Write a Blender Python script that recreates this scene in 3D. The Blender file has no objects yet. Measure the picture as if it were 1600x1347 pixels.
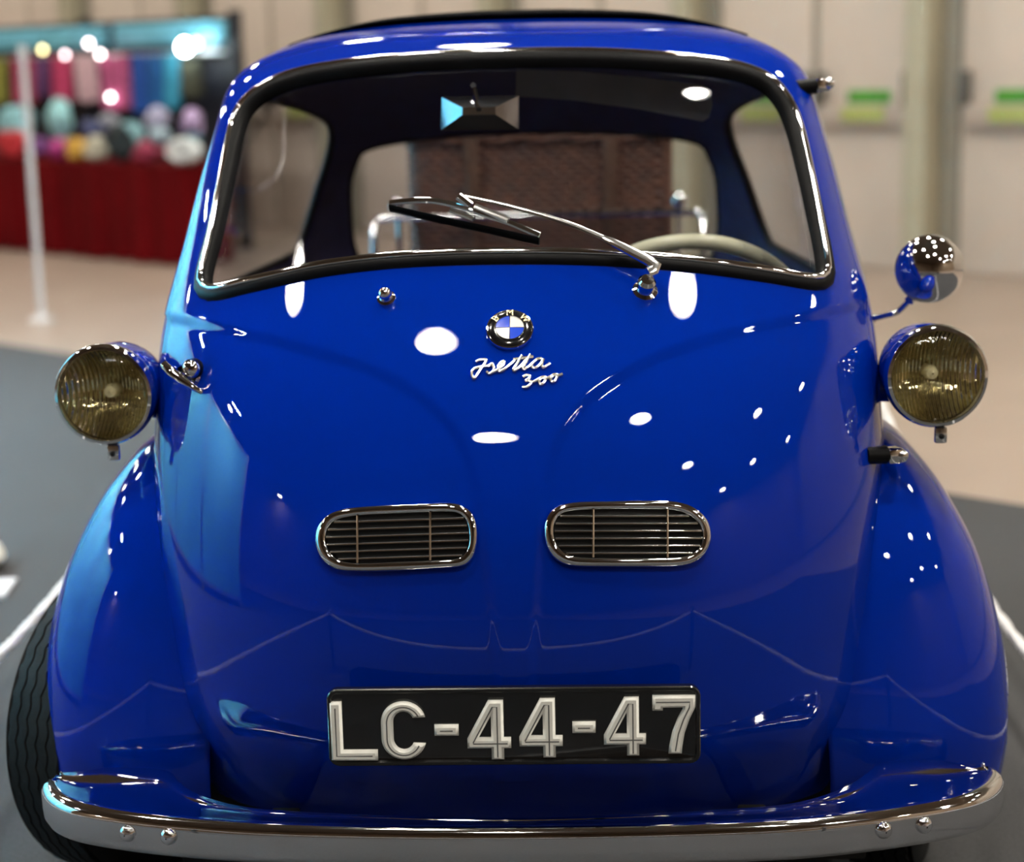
import bpy, bmesh, random
from mathutils import Matrix, Vector
import math, numpy as np
# ---------------------------------------------------------------- camera model (image taken as 1600 x 1347)
FPX = 2873.0; CX, CY = 800.0, 673.5
CAM = np.array([0.10, -2.30, 1.27])
TILT = math.atan(581.5/FPX)
YAW = math.atan(115.0/FPX*math.cos(TILT))
ROLL = math.radians(1.3)
c_fwd = np.array([-math.sin(YAW)*math.cos(TILT), math.cos(YAW)*math.cos(TILT), -math.sin(TILT)])
c_rgt = np.array([math.cos(YAW), math.sin(YAW), 0.0])
c_up = np.cross(c_rgt, c_fwd)
def ray(px, py):
    dx, dy = px-CX, py-CY
    ux = math.cos(ROLL)*dx - math.sin(ROLL)*dy
    uy = math.sin(ROLL)*dx + math.cos(ROLL)*dy
    d = c_fwd + c_rgt*(ux/FPX) - c_up*(uy/FPX)
    return d
def proj(p):
    q = np.asarray(p, float)-CAM
    z = q@c_fwd; ux = FPX*(q@c_rgt)/z; uy = -FPX*(q@c_up)/z
    return np.stack([CX+math.cos(ROLL)*ux+math.sin(ROLL)*uy, CY-math.sin(ROLL)*ux+math.cos(ROLL)*uy], -1)
def at_y(px, py, y):            # where a pixel's ray crosses the plane Y = y
    d = ray(px, py); return CAM + d*((y-CAM[1])/d[1])
def at_z(px, py, z):            # where it meets a level surface
    d = ray(px, py); return CAM + d*((z-CAM[2])/d[2])
def at_plane(px, py, p0, n):
    d = ray(px, py); return CAM + d*(np.dot(np.asarray(p0)-CAM, n)/np.dot(d, n))
# ---------------------------------------------------------------- body surface: horizontal slices, each a pair of half superellipses
#        z      w     yf     yc    yr     nf   nr
BODY = np.array([
    [0.170, 0.493, 0.185, 0.470, 1.850, 2.800, 2.600],
    [0.240, 0.525, 0.105, 0.500, 1.900, 2.700, 2.600],
    [0.300, 0.538, 0.060, 0.500, 1.980, 2.600, 2.600],
    [0.360, 0.554, 0.020, 0.510, 2.050, 2.520, 2.700],
    [0.450, 0.563, 0.000, 0.520, 2.100, 2.450, 2.800],
    [0.550, 0.565, 0.002, 0.530, 2.130, 2.450, 2.900],
    [0.650, 0.563, 0.022, 0.540, 2.120, 2.450, 3.000],
    [0.750, 0.556, 0.062, 0.550, 2.070, 2.450, 3.200],
    [0.850, 0.551, 0.128, 0.570, 2.000, 2.450, 3.500],
    [0.920, 0.541, 0.192, 0.600, 1.920, 2.450, 3.700],
    [1.000, 0.523, 0.273, 0.640, 1.830, 2.450, 3.900],
    [1.100, 0.504, 0.375, 0.700, 1.690, 2.450, 4.000],
    [1.180, 0.487, 0.460, 0.750, 1.550, 2.450, 3.800],
    [1.240, 0.469, 0.535, 0.790, 1.430, 2.450, 3.400],
    [1.285, 0.410, 0.620, 0.840, 1.320, 2.450, 3.000],
    [1.311, 0.332, 0.710, 0.890, 1.220, 2.450, 2.600],
    [1.329, 0.190, 0.830, 0.950, 1.120, 2.450, 2.300],
    [1.335, 0.070, 0.940, 0.990, 1.040, 2.450, 2.200]])
def spline(t, y, tt):           # natural cubic spline
    n = len(t); h = np.diff(t); A = np.eye(n); r = np.zeros((n, y.shape[1]))
    for i in range(1, n-1):
        A[i, i-1], A[i, i], A[i, i+1] = h[i-1], 2*(h[i-1]+h[i]), h[i]
        r[i] = 6*((y[i+1]-y[i])/h[i]-(y[i]-y[i-1])/h[i-1])
    M = np.linalg.solve(A, r); k = np.clip(np.searchsorted(t, tt)-1, 0, n-2)
    a = (t[k+1]-tt)[:, None]; b = (tt-t[k])[:, None]; hk = h[k][:, None]
    return M[k]*a**3/(6*hk)+M[k+1]*b**3/(6*hk)+(y[k]/hk-M[k]*hk/6)*a+(y[k+1]/hk-M[k+1]*hk/6)*b
def body_table(n=3000):
    t = np.concatenate([[0], np.cumsum(np.sqrt(np.sum(np.diff(BODY[:, :3], axis=0)**2, axis=1)))])
    return spline(t, BODY, np.linspace(0, t[-1], n))
TAB = body_table()
def slice_at(z):
    z = np.asarray(z, float)
    return [np.interp(z, TAB[:, 0], TAB[:, j]) for j in range(1, 7)]
def front_y(x, z):
    w, yf, yc, yr, nf, nr = slice_at(z)
    q = np.clip(np.abs(x)/w, 0, 1)
    return yf+(yc-yf)*(1-(1-q**nf)**(1/nf))
def front_n(x, z, e=0.004):
    fx = (front_y(x+e, z)-front_y(x-e, z))/(2*e); fz = (front_y(x, z+e)-front_y(x, z-e))/(2*e)
    n = np.stack([fx, -np.ones_like(fx), fz], -1); return n/np.linalg.norm(n, axis=-1, keepdims=True)
def surf(px, py, off=0.0):      # the point of the car's front that a pixel shows
    d = ray(px, py); lo, hi = -0.3, 1.0
    def g(y):
        p = CAM+d*((y-CAM[1])/d[1]); return y-front_y(p[0], p[2])
    ys = np.linspace(lo, hi, 80)
    for a, b in zip(ys[:-1], ys[1:]):
        if g(b) > 0: lo, hi = a, b; break
    for _ in range(40):
        m = .5*(lo+hi)
        if g(m) > 0: hi = m
        else: lo = m
    p = CAM+d*((hi-CAM[1])/d[1])
    return p+off*front_n(p[0], p[2]) if off else p
# ---------------------------------------------------------------- camera, world, exposure
scn = bpy.context.scene
COL = scn.collection
cd = bpy.data.cameras.new('camera'); cam = bpy.data.objects.new('camera', cd); COL.objects.link(cam)
cd.sensor_fit = 'HORIZONTAL'; cd.sensor_width = 36.0; cd.lens = FPX/1600*36.0
cd.clip_start = 0.05; cd.clip_end = 100
_r = c_rgt*math.cos(ROLL)-c_up*math.sin(ROLL)
_u = c_up*math.cos(ROLL)+c_rgt*math.sin(ROLL)
cam.matrix_world = Matrix(((_r[0], _u[0], -c_fwd[0], CAM[0]), (_r[1], _u[1], -c_fwd[1], CAM[1]), (_r[2], _u[2], -c_fwd[2], CAM[2]), (0, 0, 0, 1)))
cd.dof.use_dof = True; cd.dof.focus_distance = 2.42; cd.dof.aperture_fstop = 2.6
scn.camera = cam
wd = bpy.data.worlds.new('world'); scn.world = wd; wd.use_nodes = True
wd.node_tree.nodes['Background'].inputs[0].default_value = (0.8, 0.82, 0.9, 1)
wd.node_tree.nodes['Background'].inputs[1].default_value = 0.05
scn.view_settings.view_transform = 'Standard'; scn.view_settings.look = 'None'
scn.view_settings.gamma = 1.0; scn.view_settings.use_curve_mapping = False
scn.view_settings.exposure = 1.15
LAMP_POWER = 95.0          # emission of the ceiling lamps' diffusers
FLOOD_POWER = 360.0        # emission of each flood light added to brighten the invented backdrop
rnd = random.Random(7)
# ---------------------------------------------------------------- materials
def newmat(name):
    m = bpy.data.materials.new(name); m.use_nodes = True
    nt = m.node_tree; return m, nt, nt.nodes['Principled BSDF']
def pmat(name, col, rough=0.5, metal=0.0, var=0.0, vscale=20.0, bump=0.0, bscale=60.0, coat=0.0, coatr=0.03, spec=0.5, sheen=0.0, emit=None, es=0.0, trans=0.0, ior=1.45, stretch=(1, 1, 1)):
    m, nt, b = newmat(name); L = nt.links.new
    b.inputs['Base Color'].default_value = (*col, 1); b.inputs['Roughness'].default_value = rough
    b.inputs['Metallic'].default_value = metal; b.inputs['Coat Weight'].default_value = coat
    b.inputs['Coat Roughness'].default_value = coatr; b.inputs['Specular IOR Level'].default_value = spec
    b.inputs['Sheen Weight'].default_value = sheen; b.inputs['IOR'].default_value = ior
    b.inputs['Transmission Weight'].default_value = trans
    if emit: b.inputs['Emission Color'].default_value = (*emit, 1); b.inputs['Emission Strength'].default_value = es
    if var or bump:
        tc = nt.nodes.new('ShaderNodeTexCoord'); mp = nt.nodes.new('ShaderNodeMapping'); mp.inputs['Scale'].default_value = stretch
        L(tc.outputs['Object'], mp.inputs['Vector'])
    if var:
        n = nt.nodes.new('ShaderNodeTexNoise'); n.inputs['Scale'].default_value = vscale; n.inputs['Detail'].default_value = 6
        r = nt.nodes.new('ShaderNodeValToRGB'); L(mp.outputs[0], n.inputs['Vector']); L(n.outputs['Fac'], r.inputs[0])
        r.color_ramp.elements[0].position = .3; r.color_ramp.elements[1].position = .7
        r.color_ramp.elements[0].color = (*[c*(1-var) for c in col], 1); r.color_ramp.elements[1].color = (*[min(1, c*(1+var)) for c in col], 1)
        L(r.outputs[0], b.inputs['Base Color'])
    if bump:
        n2 = nt.nodes.new('ShaderNodeTexNoise'); n2.inputs['Scale'].default_value = bscale; n2.inputs['Detail'].default_value = 4
        bp = nt.nodes.new('ShaderNodeBump'); bp.inputs['Strength'].default_value = bump; bp.inputs['Distance'].default_value = .01
        L(mp.outputs[0], n2.inputs['Vector']); L(n2.outputs['Fac'], bp.inputs['Height']); L(bp.outputs[0], b.inputs['Normal'])
    return m
def glassmat(name, tint, gloss_rough=0.01, ior=1.5):      # thin pane: clear straight through, mirror by Fresnel
    m = bpy.data.materials.new(name); m.use_nodes = True; nt = m.node_tree; nt.nodes.clear(); L = nt.links.new
    out = nt.nodes.new('ShaderNodeOutputMaterial'); mx = nt.nodes.new('ShaderNodeMixShader'); tr = nt.nodes.new('ShaderNodeBsdfTransparent')
    gl = nt.nodes.new('ShaderNodeBsdfGlossy'); fr = nt.nodes.new('ShaderNodeFresnel')
    tr.inputs[0].default_value = (*tint, 1); gl.inputs['Roughness'].default_value = gloss_rough; ge = nt.nodes.new('ShaderNodeNewGeometry'); mr = nt.nodes.new('ShaderNodeMapRange')
    mr.inputs['To Min'].default_value = ior; mr.inputs['To Max'].default_value = 1/ior; L(ge.outputs['Backfacing'], mr.inputs['Value']); L(mr.outputs[0], fr.inputs['IOR'])     # same Fresnel from both sides
    L(fr.outputs[0], mx.inputs[0]); L(tr.outputs[0], mx.inputs[1]); L(gl.outputs[0], mx.inputs[2]); L(mx.outputs[0], out.inputs[0])
    return m
M = {}
M['paint'] = pmat('blue_paint', (0.0, 0.019, 0.30), .35, coat=1.0, coatr=.012, spec=.0, var=.04, vscale=3)
M['paint'].node_tree.nodes['Principled BSDF'].inputs['Coat IOR'].default_value = 1.38
M['chrome'] = pmat('chrome', (.74, .74, .76), .05, 1.0, var=.03, vscale=8)
M['brushed'] = pmat('polished_aluminium', (.78, .79, .80), .16, 1.0, var=.05, vscale=30)
M['rubber'] = pmat('black_rubber', (.004, .004, .005), .45, var=.2, vscale=40, spec=.12)
M['tyre'] = pmat('tyre_rubber', (.010, .011, .012), .65, spec=.25, var=.25, vscale=30, bump=.15, bscale=120)
M['lining'] = pmat('navy_lining', (.018, .018, .085), .8, var=.2, vscale=25, bump=.2, bscale=200)
M['softtop'] = pmat('black_roof_cloth', (.004, .004, .005), .95, spec=.05, var=.3, vscale=60, bump=.3, bscale=400)
M['glass'] = glassmat('window_glass', (.86, .87, .92)); M['sideglass'] = glassmat('side_window_glass', (.93, .94, .93))
M['lens'] = glassmat('fluted_lamp_glass', (.96, .95, .86), .02, 1.5)
M['reflector'] = pmat('lamp_reflector', (.86, .80, .58), .07, 1.0, var=.05)
def flute(m, scale):                                   # vertical flutes pressed into the lamp optics
    nt = m.node_tree; L = nt.links.new; b = nt.nodes['Principled BSDF']; tc = nt.nodes.new('ShaderNodeTexCoord'); wv = nt.nodes.new('ShaderNodeTexWave'); bp = nt.nodes.new('ShaderNodeBump')
    wv.wave_type = 'BANDS'; wv.bands_direction = 'X'; wv.inputs['Scale'].default_value = scale; wv.inputs['Distortion'].default_value = .6; wv.inputs['Detail'].default_value = 1
    bp.inputs['Strength'].default_value = .55; bp.inputs['Distance'].default_value = .004; L(tc.outputs['Object'], wv.inputs['Vector']); L(wv.outputs['Fac'], bp.inputs['Height']); L(bp.outputs[0], b.inputs['Normal'])
flute(M['reflector'], 55)
M['bulb'] = pmat('lamp_bulb_glass', (.8, .75, .55), .1, coat=1, var=.03)
M['plate'] = pmat('black_plate_enamel', (.006, .006, .007), .22, coat=.6, var=.2)
M['white'] = pmat('white_letter_paint', (.86, .86, .82), .4, var=.04, vscale=60)
M['groove'] = pmat('grey_letter_groove', (.12, .12, .12), .5, var=.1)
M['enamelblk'] = pmat('black_enamel', (.006, .006, .008), .15, coat=1, var=.1)
M['enamelblu'] = pmat('emblem_blue_enamel', (.01, .07, .72), .2, coat=1, var=.05)
M['enamelwht'] = pmat('emblem_white_enamel', (.9, .9, .88), .2, coat=1, var=.02)
M['gold'] = pmat('emblem_letter_metal', (.75, .62, .35), .25, 1.0, var=.05)
M['dark'] = pmat('dark_cavity', (.006, .006, .007), .8, var=.2)
M['cream'] = pmat('cream_plastic', (.92, .90, .62), .25, coat=.5, var=.03)
M['visor'] = pmat('smoked_visor', (.20, .21, .24), .35, var=.1)
M['seat'] = pmat('seat_cloth', (.10, .05, .09), .8, var=.2, bump=.2, bscale=150)
M['wicker'] = pmat('brown_wicker', (.085, .028, .012), .55, var=.45, vscale=35, bump=.2, bscale=150, coat=.2)
M['leather'] = pmat('brown_leather', (.07, .03, .015), .5, var=.2, bump=.2, bscale=100)
# ---------------------------------------------------------------- mesh helpers
class MB:
    def __init__(s): s.v = []; s.f = []; s.m = []
    def add(s, V, F, mi=0):
        b = len(s.v); s.v.extend([tuple(map(float, p)) for p in V]); s.f.extend([tuple(i+b for i in f) for f in F]); s.m.extend([mi]*len(F)); return s
    def mesh(s, name, mats, smooth=True, sharp=None):
        me = bpy.data.meshes.new(name); me.from_pydata(s.v, [], s.f)
        for m in (mats if isinstance(mats, (list, tuple)) else [mats]): me.materials.append(m)
        me.polygons.foreach_set('material_index', s.m); me.polygons.foreach_set('use_smooth', [smooth]*len(s.f)); me.update()
        if sharp: me.set_sharp_from_angle(angle=math.radians(sharp))
        return me
    def build(s, name, mats, parent=None, smooth=True, sharp=40, label=None):
        o = bpy.data.objects.new(name, s.mesh(name, mats, smooth, sharp)); COL.objects.link(o); attach(o, parent)
        if label: o['label'] = label
        return o
def attach(o, parent):
    if parent is not None:
        o.parent = parent
        if parent.type == 'EMPTY' and parent.parent is None: o.matrix_parent_inverse = parent.matrix_basis.inverted()
def tag(o, label, cat, group=None):
    o['label'] = label; o['category'] = cat
    if group: o['group'] = group
    return o
def struct(o): o['kind'] = 'structure'; return o
def thing(name, loc, label, cat, group=None):
    o = bpy.data.objects.new(name, None); COL.objects.link(o); o.location = loc; o.empty_display_size = .1; return tag(o, label, cat, group)
def copy_tree(o, parent=None):
    c = o.copy(); COL.objects.link(c)
    if parent is not None: c.parent = parent; c.matrix_parent_inverse = o.matrix_parent_inverse.copy()
    for ch in list(o.children): copy_tree(ch, c)
    return c
def crom(pts, n, closed=False):                       # Catmull-Rom through points, resampled evenly to n points
    P = np.asarray(pts, float); k = len(P); out = []
    for i in range(k if closed else k-1):
        if closed: a, b, c, d = P[(i-1) % k], P[i], P[(i+1) % k], P[(i+2) % k]
        else: a, b, c, d = P[max(i-1, 0)], P[i], P[i+1], P[min(i+2, k-1)]
        t = np.linspace(0, 1, 12, endpoint=False)[:, None]
        out.append(.5*((2*b)+(c-a)*t+(2*a-5*b+4*c-d)*t**2+(3*b-a-3*c+d)*t**3))
    Q = np.vstack(out+[P[:1] if closed else P[-1:]])
    s = np.concatenate([[0], np.cumsum(np.linalg.norm(np.diff(Q, axis=0), axis=1))])
    tt = np.linspace(0, s[-1], n+1)[:-1] if closed else np.linspace(0, s[-1], n)
    return np.stack([np.interp(tt, s, Q[:, j]) for j in range(Q.shape[1])], 1)
def unit(v): v = np.asarray(v, float); return v/max(np.linalg.norm(v), 1e-9)
def tube(P, r, rb=None, normals=None, closed=False, seg=10, caps=True):
    P = np.asarray(P, float); n = len(P); r = np.broadcast_to(r, n); rb = r if rb is None else np.broadcast_to(rb, n)
    V = []; prev = None
    for i in range(n):
        t = unit(P[(i+1) % n]-P[i-1]) if closed else unit(P[min(i+1, n-1)]-P[max(i-1, 0)])
        if normals is not None: a = np.asarray(normals[i], float)
        elif prev is not None: a = prev
        else: a = np.array([0, 0, 1.]) if abs(t[2]) < .9 else np.array([1., 0, 0])
        a = unit(a-t*np.dot(a, t)); prev = a; b = np.cross(t, a)
        for k in range(seg):
            q = 2*math.pi*k/seg; V.append(P[i]+a*(rb[i]*math.cos(q))+b*(r[i]*math.sin(q)))
    F = []
    for i in range(n if closed else n-1):
        j = (i+1) % n
        for k in range(seg): l = (k+1) % seg; F.append((i*seg+k, i*seg+l, j*seg+l, j*seg+k))
    if not closed and caps: F.append(tuple(range(seg-1, -1, -1))); F.append(tuple((n-1)*seg+k for k in range(seg)))
    return V, F
def lathe(prof, seg, o, ax, up=None, cap=False):      # prof: (radius, height) pairs along axis ax from o
    ax = unit(ax); up = np.array([0, 0, 1.]) if up is None else np.asarray(up, float)
    if abs(np.dot(up, ax)) > .95: up = np.array([1., 0, 0])
    u = unit(up-ax*np.dot(up, ax)); w = np.cross(ax, u); o = np.asarray(o, float); V = []; F = []
    for r, h in prof:
        for k in range(seg):
            a = 2*math.pi*k/seg; V.append(o+ax*h+u*(r*math.cos(a))+w*(r*math.sin(a)))
    for i in range(len(prof)-1):
        for k in range(seg): l = (k+1) % seg; F.append((i*seg+k, i*seg+l, (i+1)*seg+l, (i+1)*seg+k))
    if cap: F.append(tuple(range(seg-1, -1, -1))); F.append(tuple((len(prof)-1)*seg+k for k in range(seg)))
    return V, F
def box(c, s, bev=0.0, rot=None, segs=2):             # bevelled box
    bm = bmesh.new(); bmesh.ops.create_cube(bm, size=1.0)
    for v in bm.verts: v.co = Vector((v.co.x*s[0], v.co.y*s[1], v.co.z*s[2]))
    if bev: bmesh.ops.bevel(bm, geom=bm.edges[:], offset=bev, segments=segs, profile=.5, affect='EDGES')
    R = rot if rot is not None else Matrix.Identity(3); C = Vector([float(x) for x in c])
    V = [tuple(R @ v.co+C) for v in bm.verts]; bm.verts.index_update(); F = [tuple(v.index for v in f.verts) for f in bm.faces]; bm.free(); return V, F
def rotz(a): return Matrix.Rotation(a, 3, 'Z')
def loops(Ls, closed=True):                           # skin between equal loops
    n = len(Ls[0]); V = [p for l in Ls for p in l]; F = []
    for i in range(len(Ls)-1):
        for k in range(n if closed else n-1): l = (k+1) % n; F.append((i*n+k, i*n+l, (i+1)*n+l, (i+1)*n+k))
    return V, F
def inside(x, y, poly):
    x = np.asarray(x); y = np.asarray(y); r = np.zeros(x.shape, bool); k = len(poly)
    for i in range(k):
        (x1, y1), (x2, y2) = poly[i][:2], poly[(i+1) % k][:2]
        if y1 == y2: continue
        r ^= ((y1 > y) != (y2 > y)) & (x < (x2-x1)*(y-y1)/(y2-y1)+x1)
    return r
def seg_dist(x, y, line):
    d = np.full(x.shape, 9.)
    for (x1, y1), (x2, y2) in zip(line[:-1], line[1:]):
        dx, dy = x2-x1, y2-y1; t = np.clip(((x-x1)*dx+(y-y1)*dy)/(dx*dx+dy*dy+1e-12), 0, 1)
        d = np.minimum(d, np.hypot(x-x1-t*dx, y-y1-t*dy))
    return d
def curve_mesh(name, splines, extrude, bevel, mats):  # filled 2D outlines, extruded with a chamfer, as mesh
    cu = bpy.data.curves.new(name, 'CURVE'); cu.dimensions = '2D'; cu.fill_mode = 'BOTH'; cu.extrude = extrude; cu.bevel_depth = bevel; cu.bevel_resolution = 0; cu.offset = -bevel
    for pts in splines:
        sp = cu.splines.new('POLY'); sp.points.add(len(pts)-1); sp.use_cyclic_u = True
        for p, q in zip(sp.points, pts): p.co = (q[0], q[1], 0, 1)
    o = bpy.data.objects.new(name, cu); COL.objects.link(o); dg = bpy.context.evaluated_depsgraph_get(); dg.update()
    me = bpy.data.meshes.new_from_object(o.evaluated_get(dg)); bpy.data.objects.remove(o); bpy.data.curves.remove(cu)
    me.materials.clear(); [me.materials.append(m) for m in mats]; return me
def text_mesh(name, body, size, extrude, mats):
    cu = bpy.data.curves.new(name, 'FONT'); cu.body = body; cu.size = size; cu.extrude = extrude; cu.align_x = 'CENTER'; cu.align_y = 'CENTER'
    o = bpy.data.objects.new(name, cu); COL.objects.link(o); dg = bpy.context.evaluated_depsgraph_get(); dg.update()
    me = bpy.data.meshes.new_from_object(o.evaluated_get(dg)); bpy.data.objects.remove(o); bpy.data.curves.remove(cu)
    me.materials.clear(); [me.materials.append(m) for m in mats]; return me
def mesh_obj(name, me, parent, mat4=None):
    o = bpy.data.objects.new(name, me); COL.objects.link(o)
    if mat4 is not None: me.transform(mat4)
    attach(o, parent); return o
def frame4(o, u, v, n): return Matrix(((u[0], v[0], n[0], o[0]), (u[1], v[1], n[1], o[1]), (u[2], v[2], n[2], o[2]), (0, 0, 0, 1)))
# ================================================================ the hall
HT = np.array([.757, -.653, 0]); HN = np.array([.653, .757, 0]); HA = math.atan2(-.653, .757); HR = rotz(HA)
def H(t, n, z=0.0): return HT*t+HN*n+np.array([0, 0, z])
def on_n(px, py, n): p = at_plane(px, py, HN*n, HN); return float(p@HT), float(p[2])
M['floor'] = pmat('beige_hall_floor', (.31, .245, .20), .35, var=.08, vscale=1.5, bump=.03, bscale=30)
M['carpet'] = pmat('grey_carpet', (.075, .076, .079), .95, var=.18, vscale=160, bump=.5, bscale=500, spec=.1)
M['wall'] = pmat('beige_wall', (.52, .445, .37), .6, var=.05, vscale=2)
M['hallwall'] = pmat('plain_hall_wall', (.30, .22, .15), .7, var=.06, vscale=1)
M['ceil'] = pmat('dark_ceiling', (.15, .115, .085), .8, var=.1, vscale=2)
M['leaf'] = pmat('pinkish_door_paint', (.60, .51, .44), .45, var=.04, vscale=3)
M['pillar'] = pmat('olive_grey_post', (.46, .43, .32), .5, var=.05, vscale=4)
M['jamb'] = pmat('grey_jamb', (.30, .27, .22), .5, var=.05)
M['bar'] = pmat('push_bar_metal', (.42, .35, .30), .4, var=.05)
M['handle'] = pmat('dark_end_cap', (.10, .095, .085), .5, var=.1)
M['green'] = pmat('green_sign', (.07, .30, .03), .5, var=.05); M['yelgreen'] = pmat('yellow_green_sign', (.36, .40, .12), .5, var=.05)
M['base'] = pmat('grey_blue_skirting', (.24, .27, .30), .5, var=.05)
M['lampglow'] = pmat('lamp_diffuser', (1, 1, 1), .5, emit=(1.0, .93, .80), es=LAMP_POWER)
M['lampbody'] = pmat('lamp_housing', (.5, .5, .52), .35, .8, var=.05)
T0, T1, N0, N1, HZ = -19., 13., -14., 7.87, 6.6
def slab(name, c, s, m): return struct(MB().add(*box(c, s, 0, HR)).build(name, m, smooth=False))
slab('floor', H((T0+T1)/2, (N0+N1)/2, -.054), (T1-T0+.6, N1-N0+.6, .1), M['floor'])
carpet = slab('floor_carpet', H(-1.5, -1.5, -.002), (13., 9.0, .004), M['carpet'])
slab('wall_back', H((T0+T1)/2, N1+.1, HZ/2), (T1-T0+.6, .2, HZ), M['wall'])
slab('wall_front', H((T0+T1)/2, N0-.1, HZ/2), (T1-T0+.6, .2, HZ), M['hallwall'])
slab('wall_left', H(T0-.1, (N0+N1)/2, HZ/2), (.2, N1-N0, HZ), M['hallwall'])
slab('wall_right', H(T1+.1, (N0+N1)/2, HZ/2), (.2, N1-N0, HZ), M['hallwall'])
slab('ceiling', H((T0+T1)/2, (N0+N1)/2, HZ+.1), (T1-T0+.6, N1-N0+.6, .2), M['ceil'])
slab('baseboard_back', H((T0+T1)/2, N1-.012, .06), (T1-T0, .024, .12), M['base'])
# pairs of emergency doors along the back wall: pitch read off the green signs
k = 1
for g in range(-5, 3):
    o = g*1.68-4.72
    for s in (-1, 1):
        c = o+s*.36; d = MB().add(*box(H(c, N1-.03, 1.12), (.67, .06, 2.24), .006, HR)).build('door_%d' % k, M['leaf'], smooth=False); struct(d)
        MB().add(*box(H(c, N1-.095, .90), (.60, .07, .13), .012, HR)).build('push_bar', M['bar'], d)
        for e in (-1, 1): MB().add(*box(H(c+e*.30, N1-.10, 1.05), (.055, .08, .20), .01, HR)).build('end_cap', M['handle'], d)
        MB().add(*box(H(c+.02, N1-.066, 1.005), (.29, .012, .075), .002, HR)).build('green_sign', M['green'], d)
        MB().add(*box(H(c+.02, N1-.135, .905), (.29, .010, .085), .002, HR)).build('yellow_sign', M['yelgreen'], d)
        k += 1
    j = g+6
    struct(MB().add(*box(H(o, N1-.02, 1.12), (.055, .04, 2.24), .003, HR)).build('trim_%d' % (3*j), M['jamb'], smooth=False))
    struct(MB().add(*box(H(o+.77, N1-.11, HZ/2), (.14, .22, HZ), .01, HR)).build('trim_%d' % (3*j+1), M['pillar'], smooth=False))
    struct(MB().add(*box(H(o+.90, N1-.02, HZ/2), (.12, .04, HZ), .004, HR)).build('trim_%d' % (3*j+2), M['jamb'], smooth=False))
# hanging high bay lamps
def high_bay(loc):
    r = thing('high_bay_lamp', loc, 'round metal high bay lamp hanging from the dark hall ceiling', 'ceiling lamp', 'high bay lamps under the hall ceiling')
    x, y, z = loc
    MB().add(*lathe([(.05, .40), (.06, .30), (.10, .28), (.21, .12), (.25, .0), (.245, .0), (.2, .11), (.0, .2)], 28, loc, (0, 0, 1))).build('housing', M['lampbody'], r)
    MB().add(*lathe([(.001, .012), (.10, .012), (.17, .03), (.2, .05)], 28, loc, (0, 0, 1))).build('diffuser', M['lampglow'], r)
    MB().add(*tube([(x, y, z+.4), (x, y, HZ)], .012, seg=8)).build('suspension_rod', M['lampbody'], r)
    return r
# the ones whose mirror images show on the door stand where those images put them; the rest fill the hall in rows
LP = [(-4.2, 4.1), (1.5, 1.1), (2.3, -3.3), (-2.6, -1.8), (.2, 2.4), (-3.0, 1.6), (-1.7, 3.9), (11.6, 0.), (-4.6, -13.4), (-7.5, -7.2)]
for i in range(8):
    for j in range(3, 6):
        t, n = -15.5+i*3.7+(j % 2)*.6, -12+j*3.6
        if all(math.hypot(t-a, n-b) > 2.3 for a, b in LP[:10]): LP.append((t, n))
lamp0 = None
for t, n in LP:
    if lamp0 is None: lamp0 = high_bay(H(t, n, 5.6))
    else: copy_tree(lamp0).location = H(t, n, 5.6)
# ---------------------------------------------------------------- unseen backdrop, invented to give the left flank its bright reflection
M['backdrop'] = pmat('invented_backdrop_blue', (.16, .66, .88), .7, var=.05, vscale=3)
M['frame'] = pmat('aluminium_frame', (.6, .62, .64), .3, .9, var=.05)
bd = thing('invented_backdrop', (-3.4, 2.4, 0), 'pale blue-white exhibition backdrop panel in an aluminium frame beside the car', 'backdrop')
for q in range(5): MB().add(*box((-3.4, -.1+q*1.25, 1.03), (.03, 1.21, 1.8), .004)).build('panel', M['backdrop'], bd)
for q in range(6): MB().add(*box((-3.4, -.725+q*1.25, 1.0), (.05, .05, 2.0), .006)).build('post', M['frame'], bd)
for z in (.10, 1.96): MB().add(*box((-3.4, 2.4, z), (.045, 6.25, .045), .006)).build('rail', M['frame'], bd)
for q in range(6): MB().add(*box((-3.4, -.725+q*1.25, .0125), (.5, .06, .025), .006)).build('foot', M['frame'], bd)
M['flood'] = pmat('added_flood_glass', (1, 1, 1), .4, emit=(.80, .93, 1.0), es=FLOOD_POWER)  # unseen flood lights, added only to brighten the backdrop's mirror image
for q in range(5):
    y = -.1+q*1.25; fl = thing('added_flood_light', (-3.4, y, 1.96), 'black flood light on an arm, added to brighten the invented backdrop', 'flood light', 'added flood lights along the backdrop top')
    MB().add(*tube(crom([(-3.4, y, 1.983), (-3.35, y, 2.12), (-3.0, y, 2.16), (-2.72, y, 2.12)], 14), .011, seg=8)).build('arm', M['frame'], fl)
    R = Matrix.Rotation(math.radians(35), 3, 'Y')
    MB().add(*box((-2.70, y, 2.08), (.13, .24, .06), .01, R)).build('housing', M['dark'], fl)
    MB().add(*box(Vector((-2.70, y, 2.08))+R @ Vector((0, 0, -.034)), (.11, .22, .006), .001, R)).build('flood_lens', M['flood'], fl)
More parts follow.
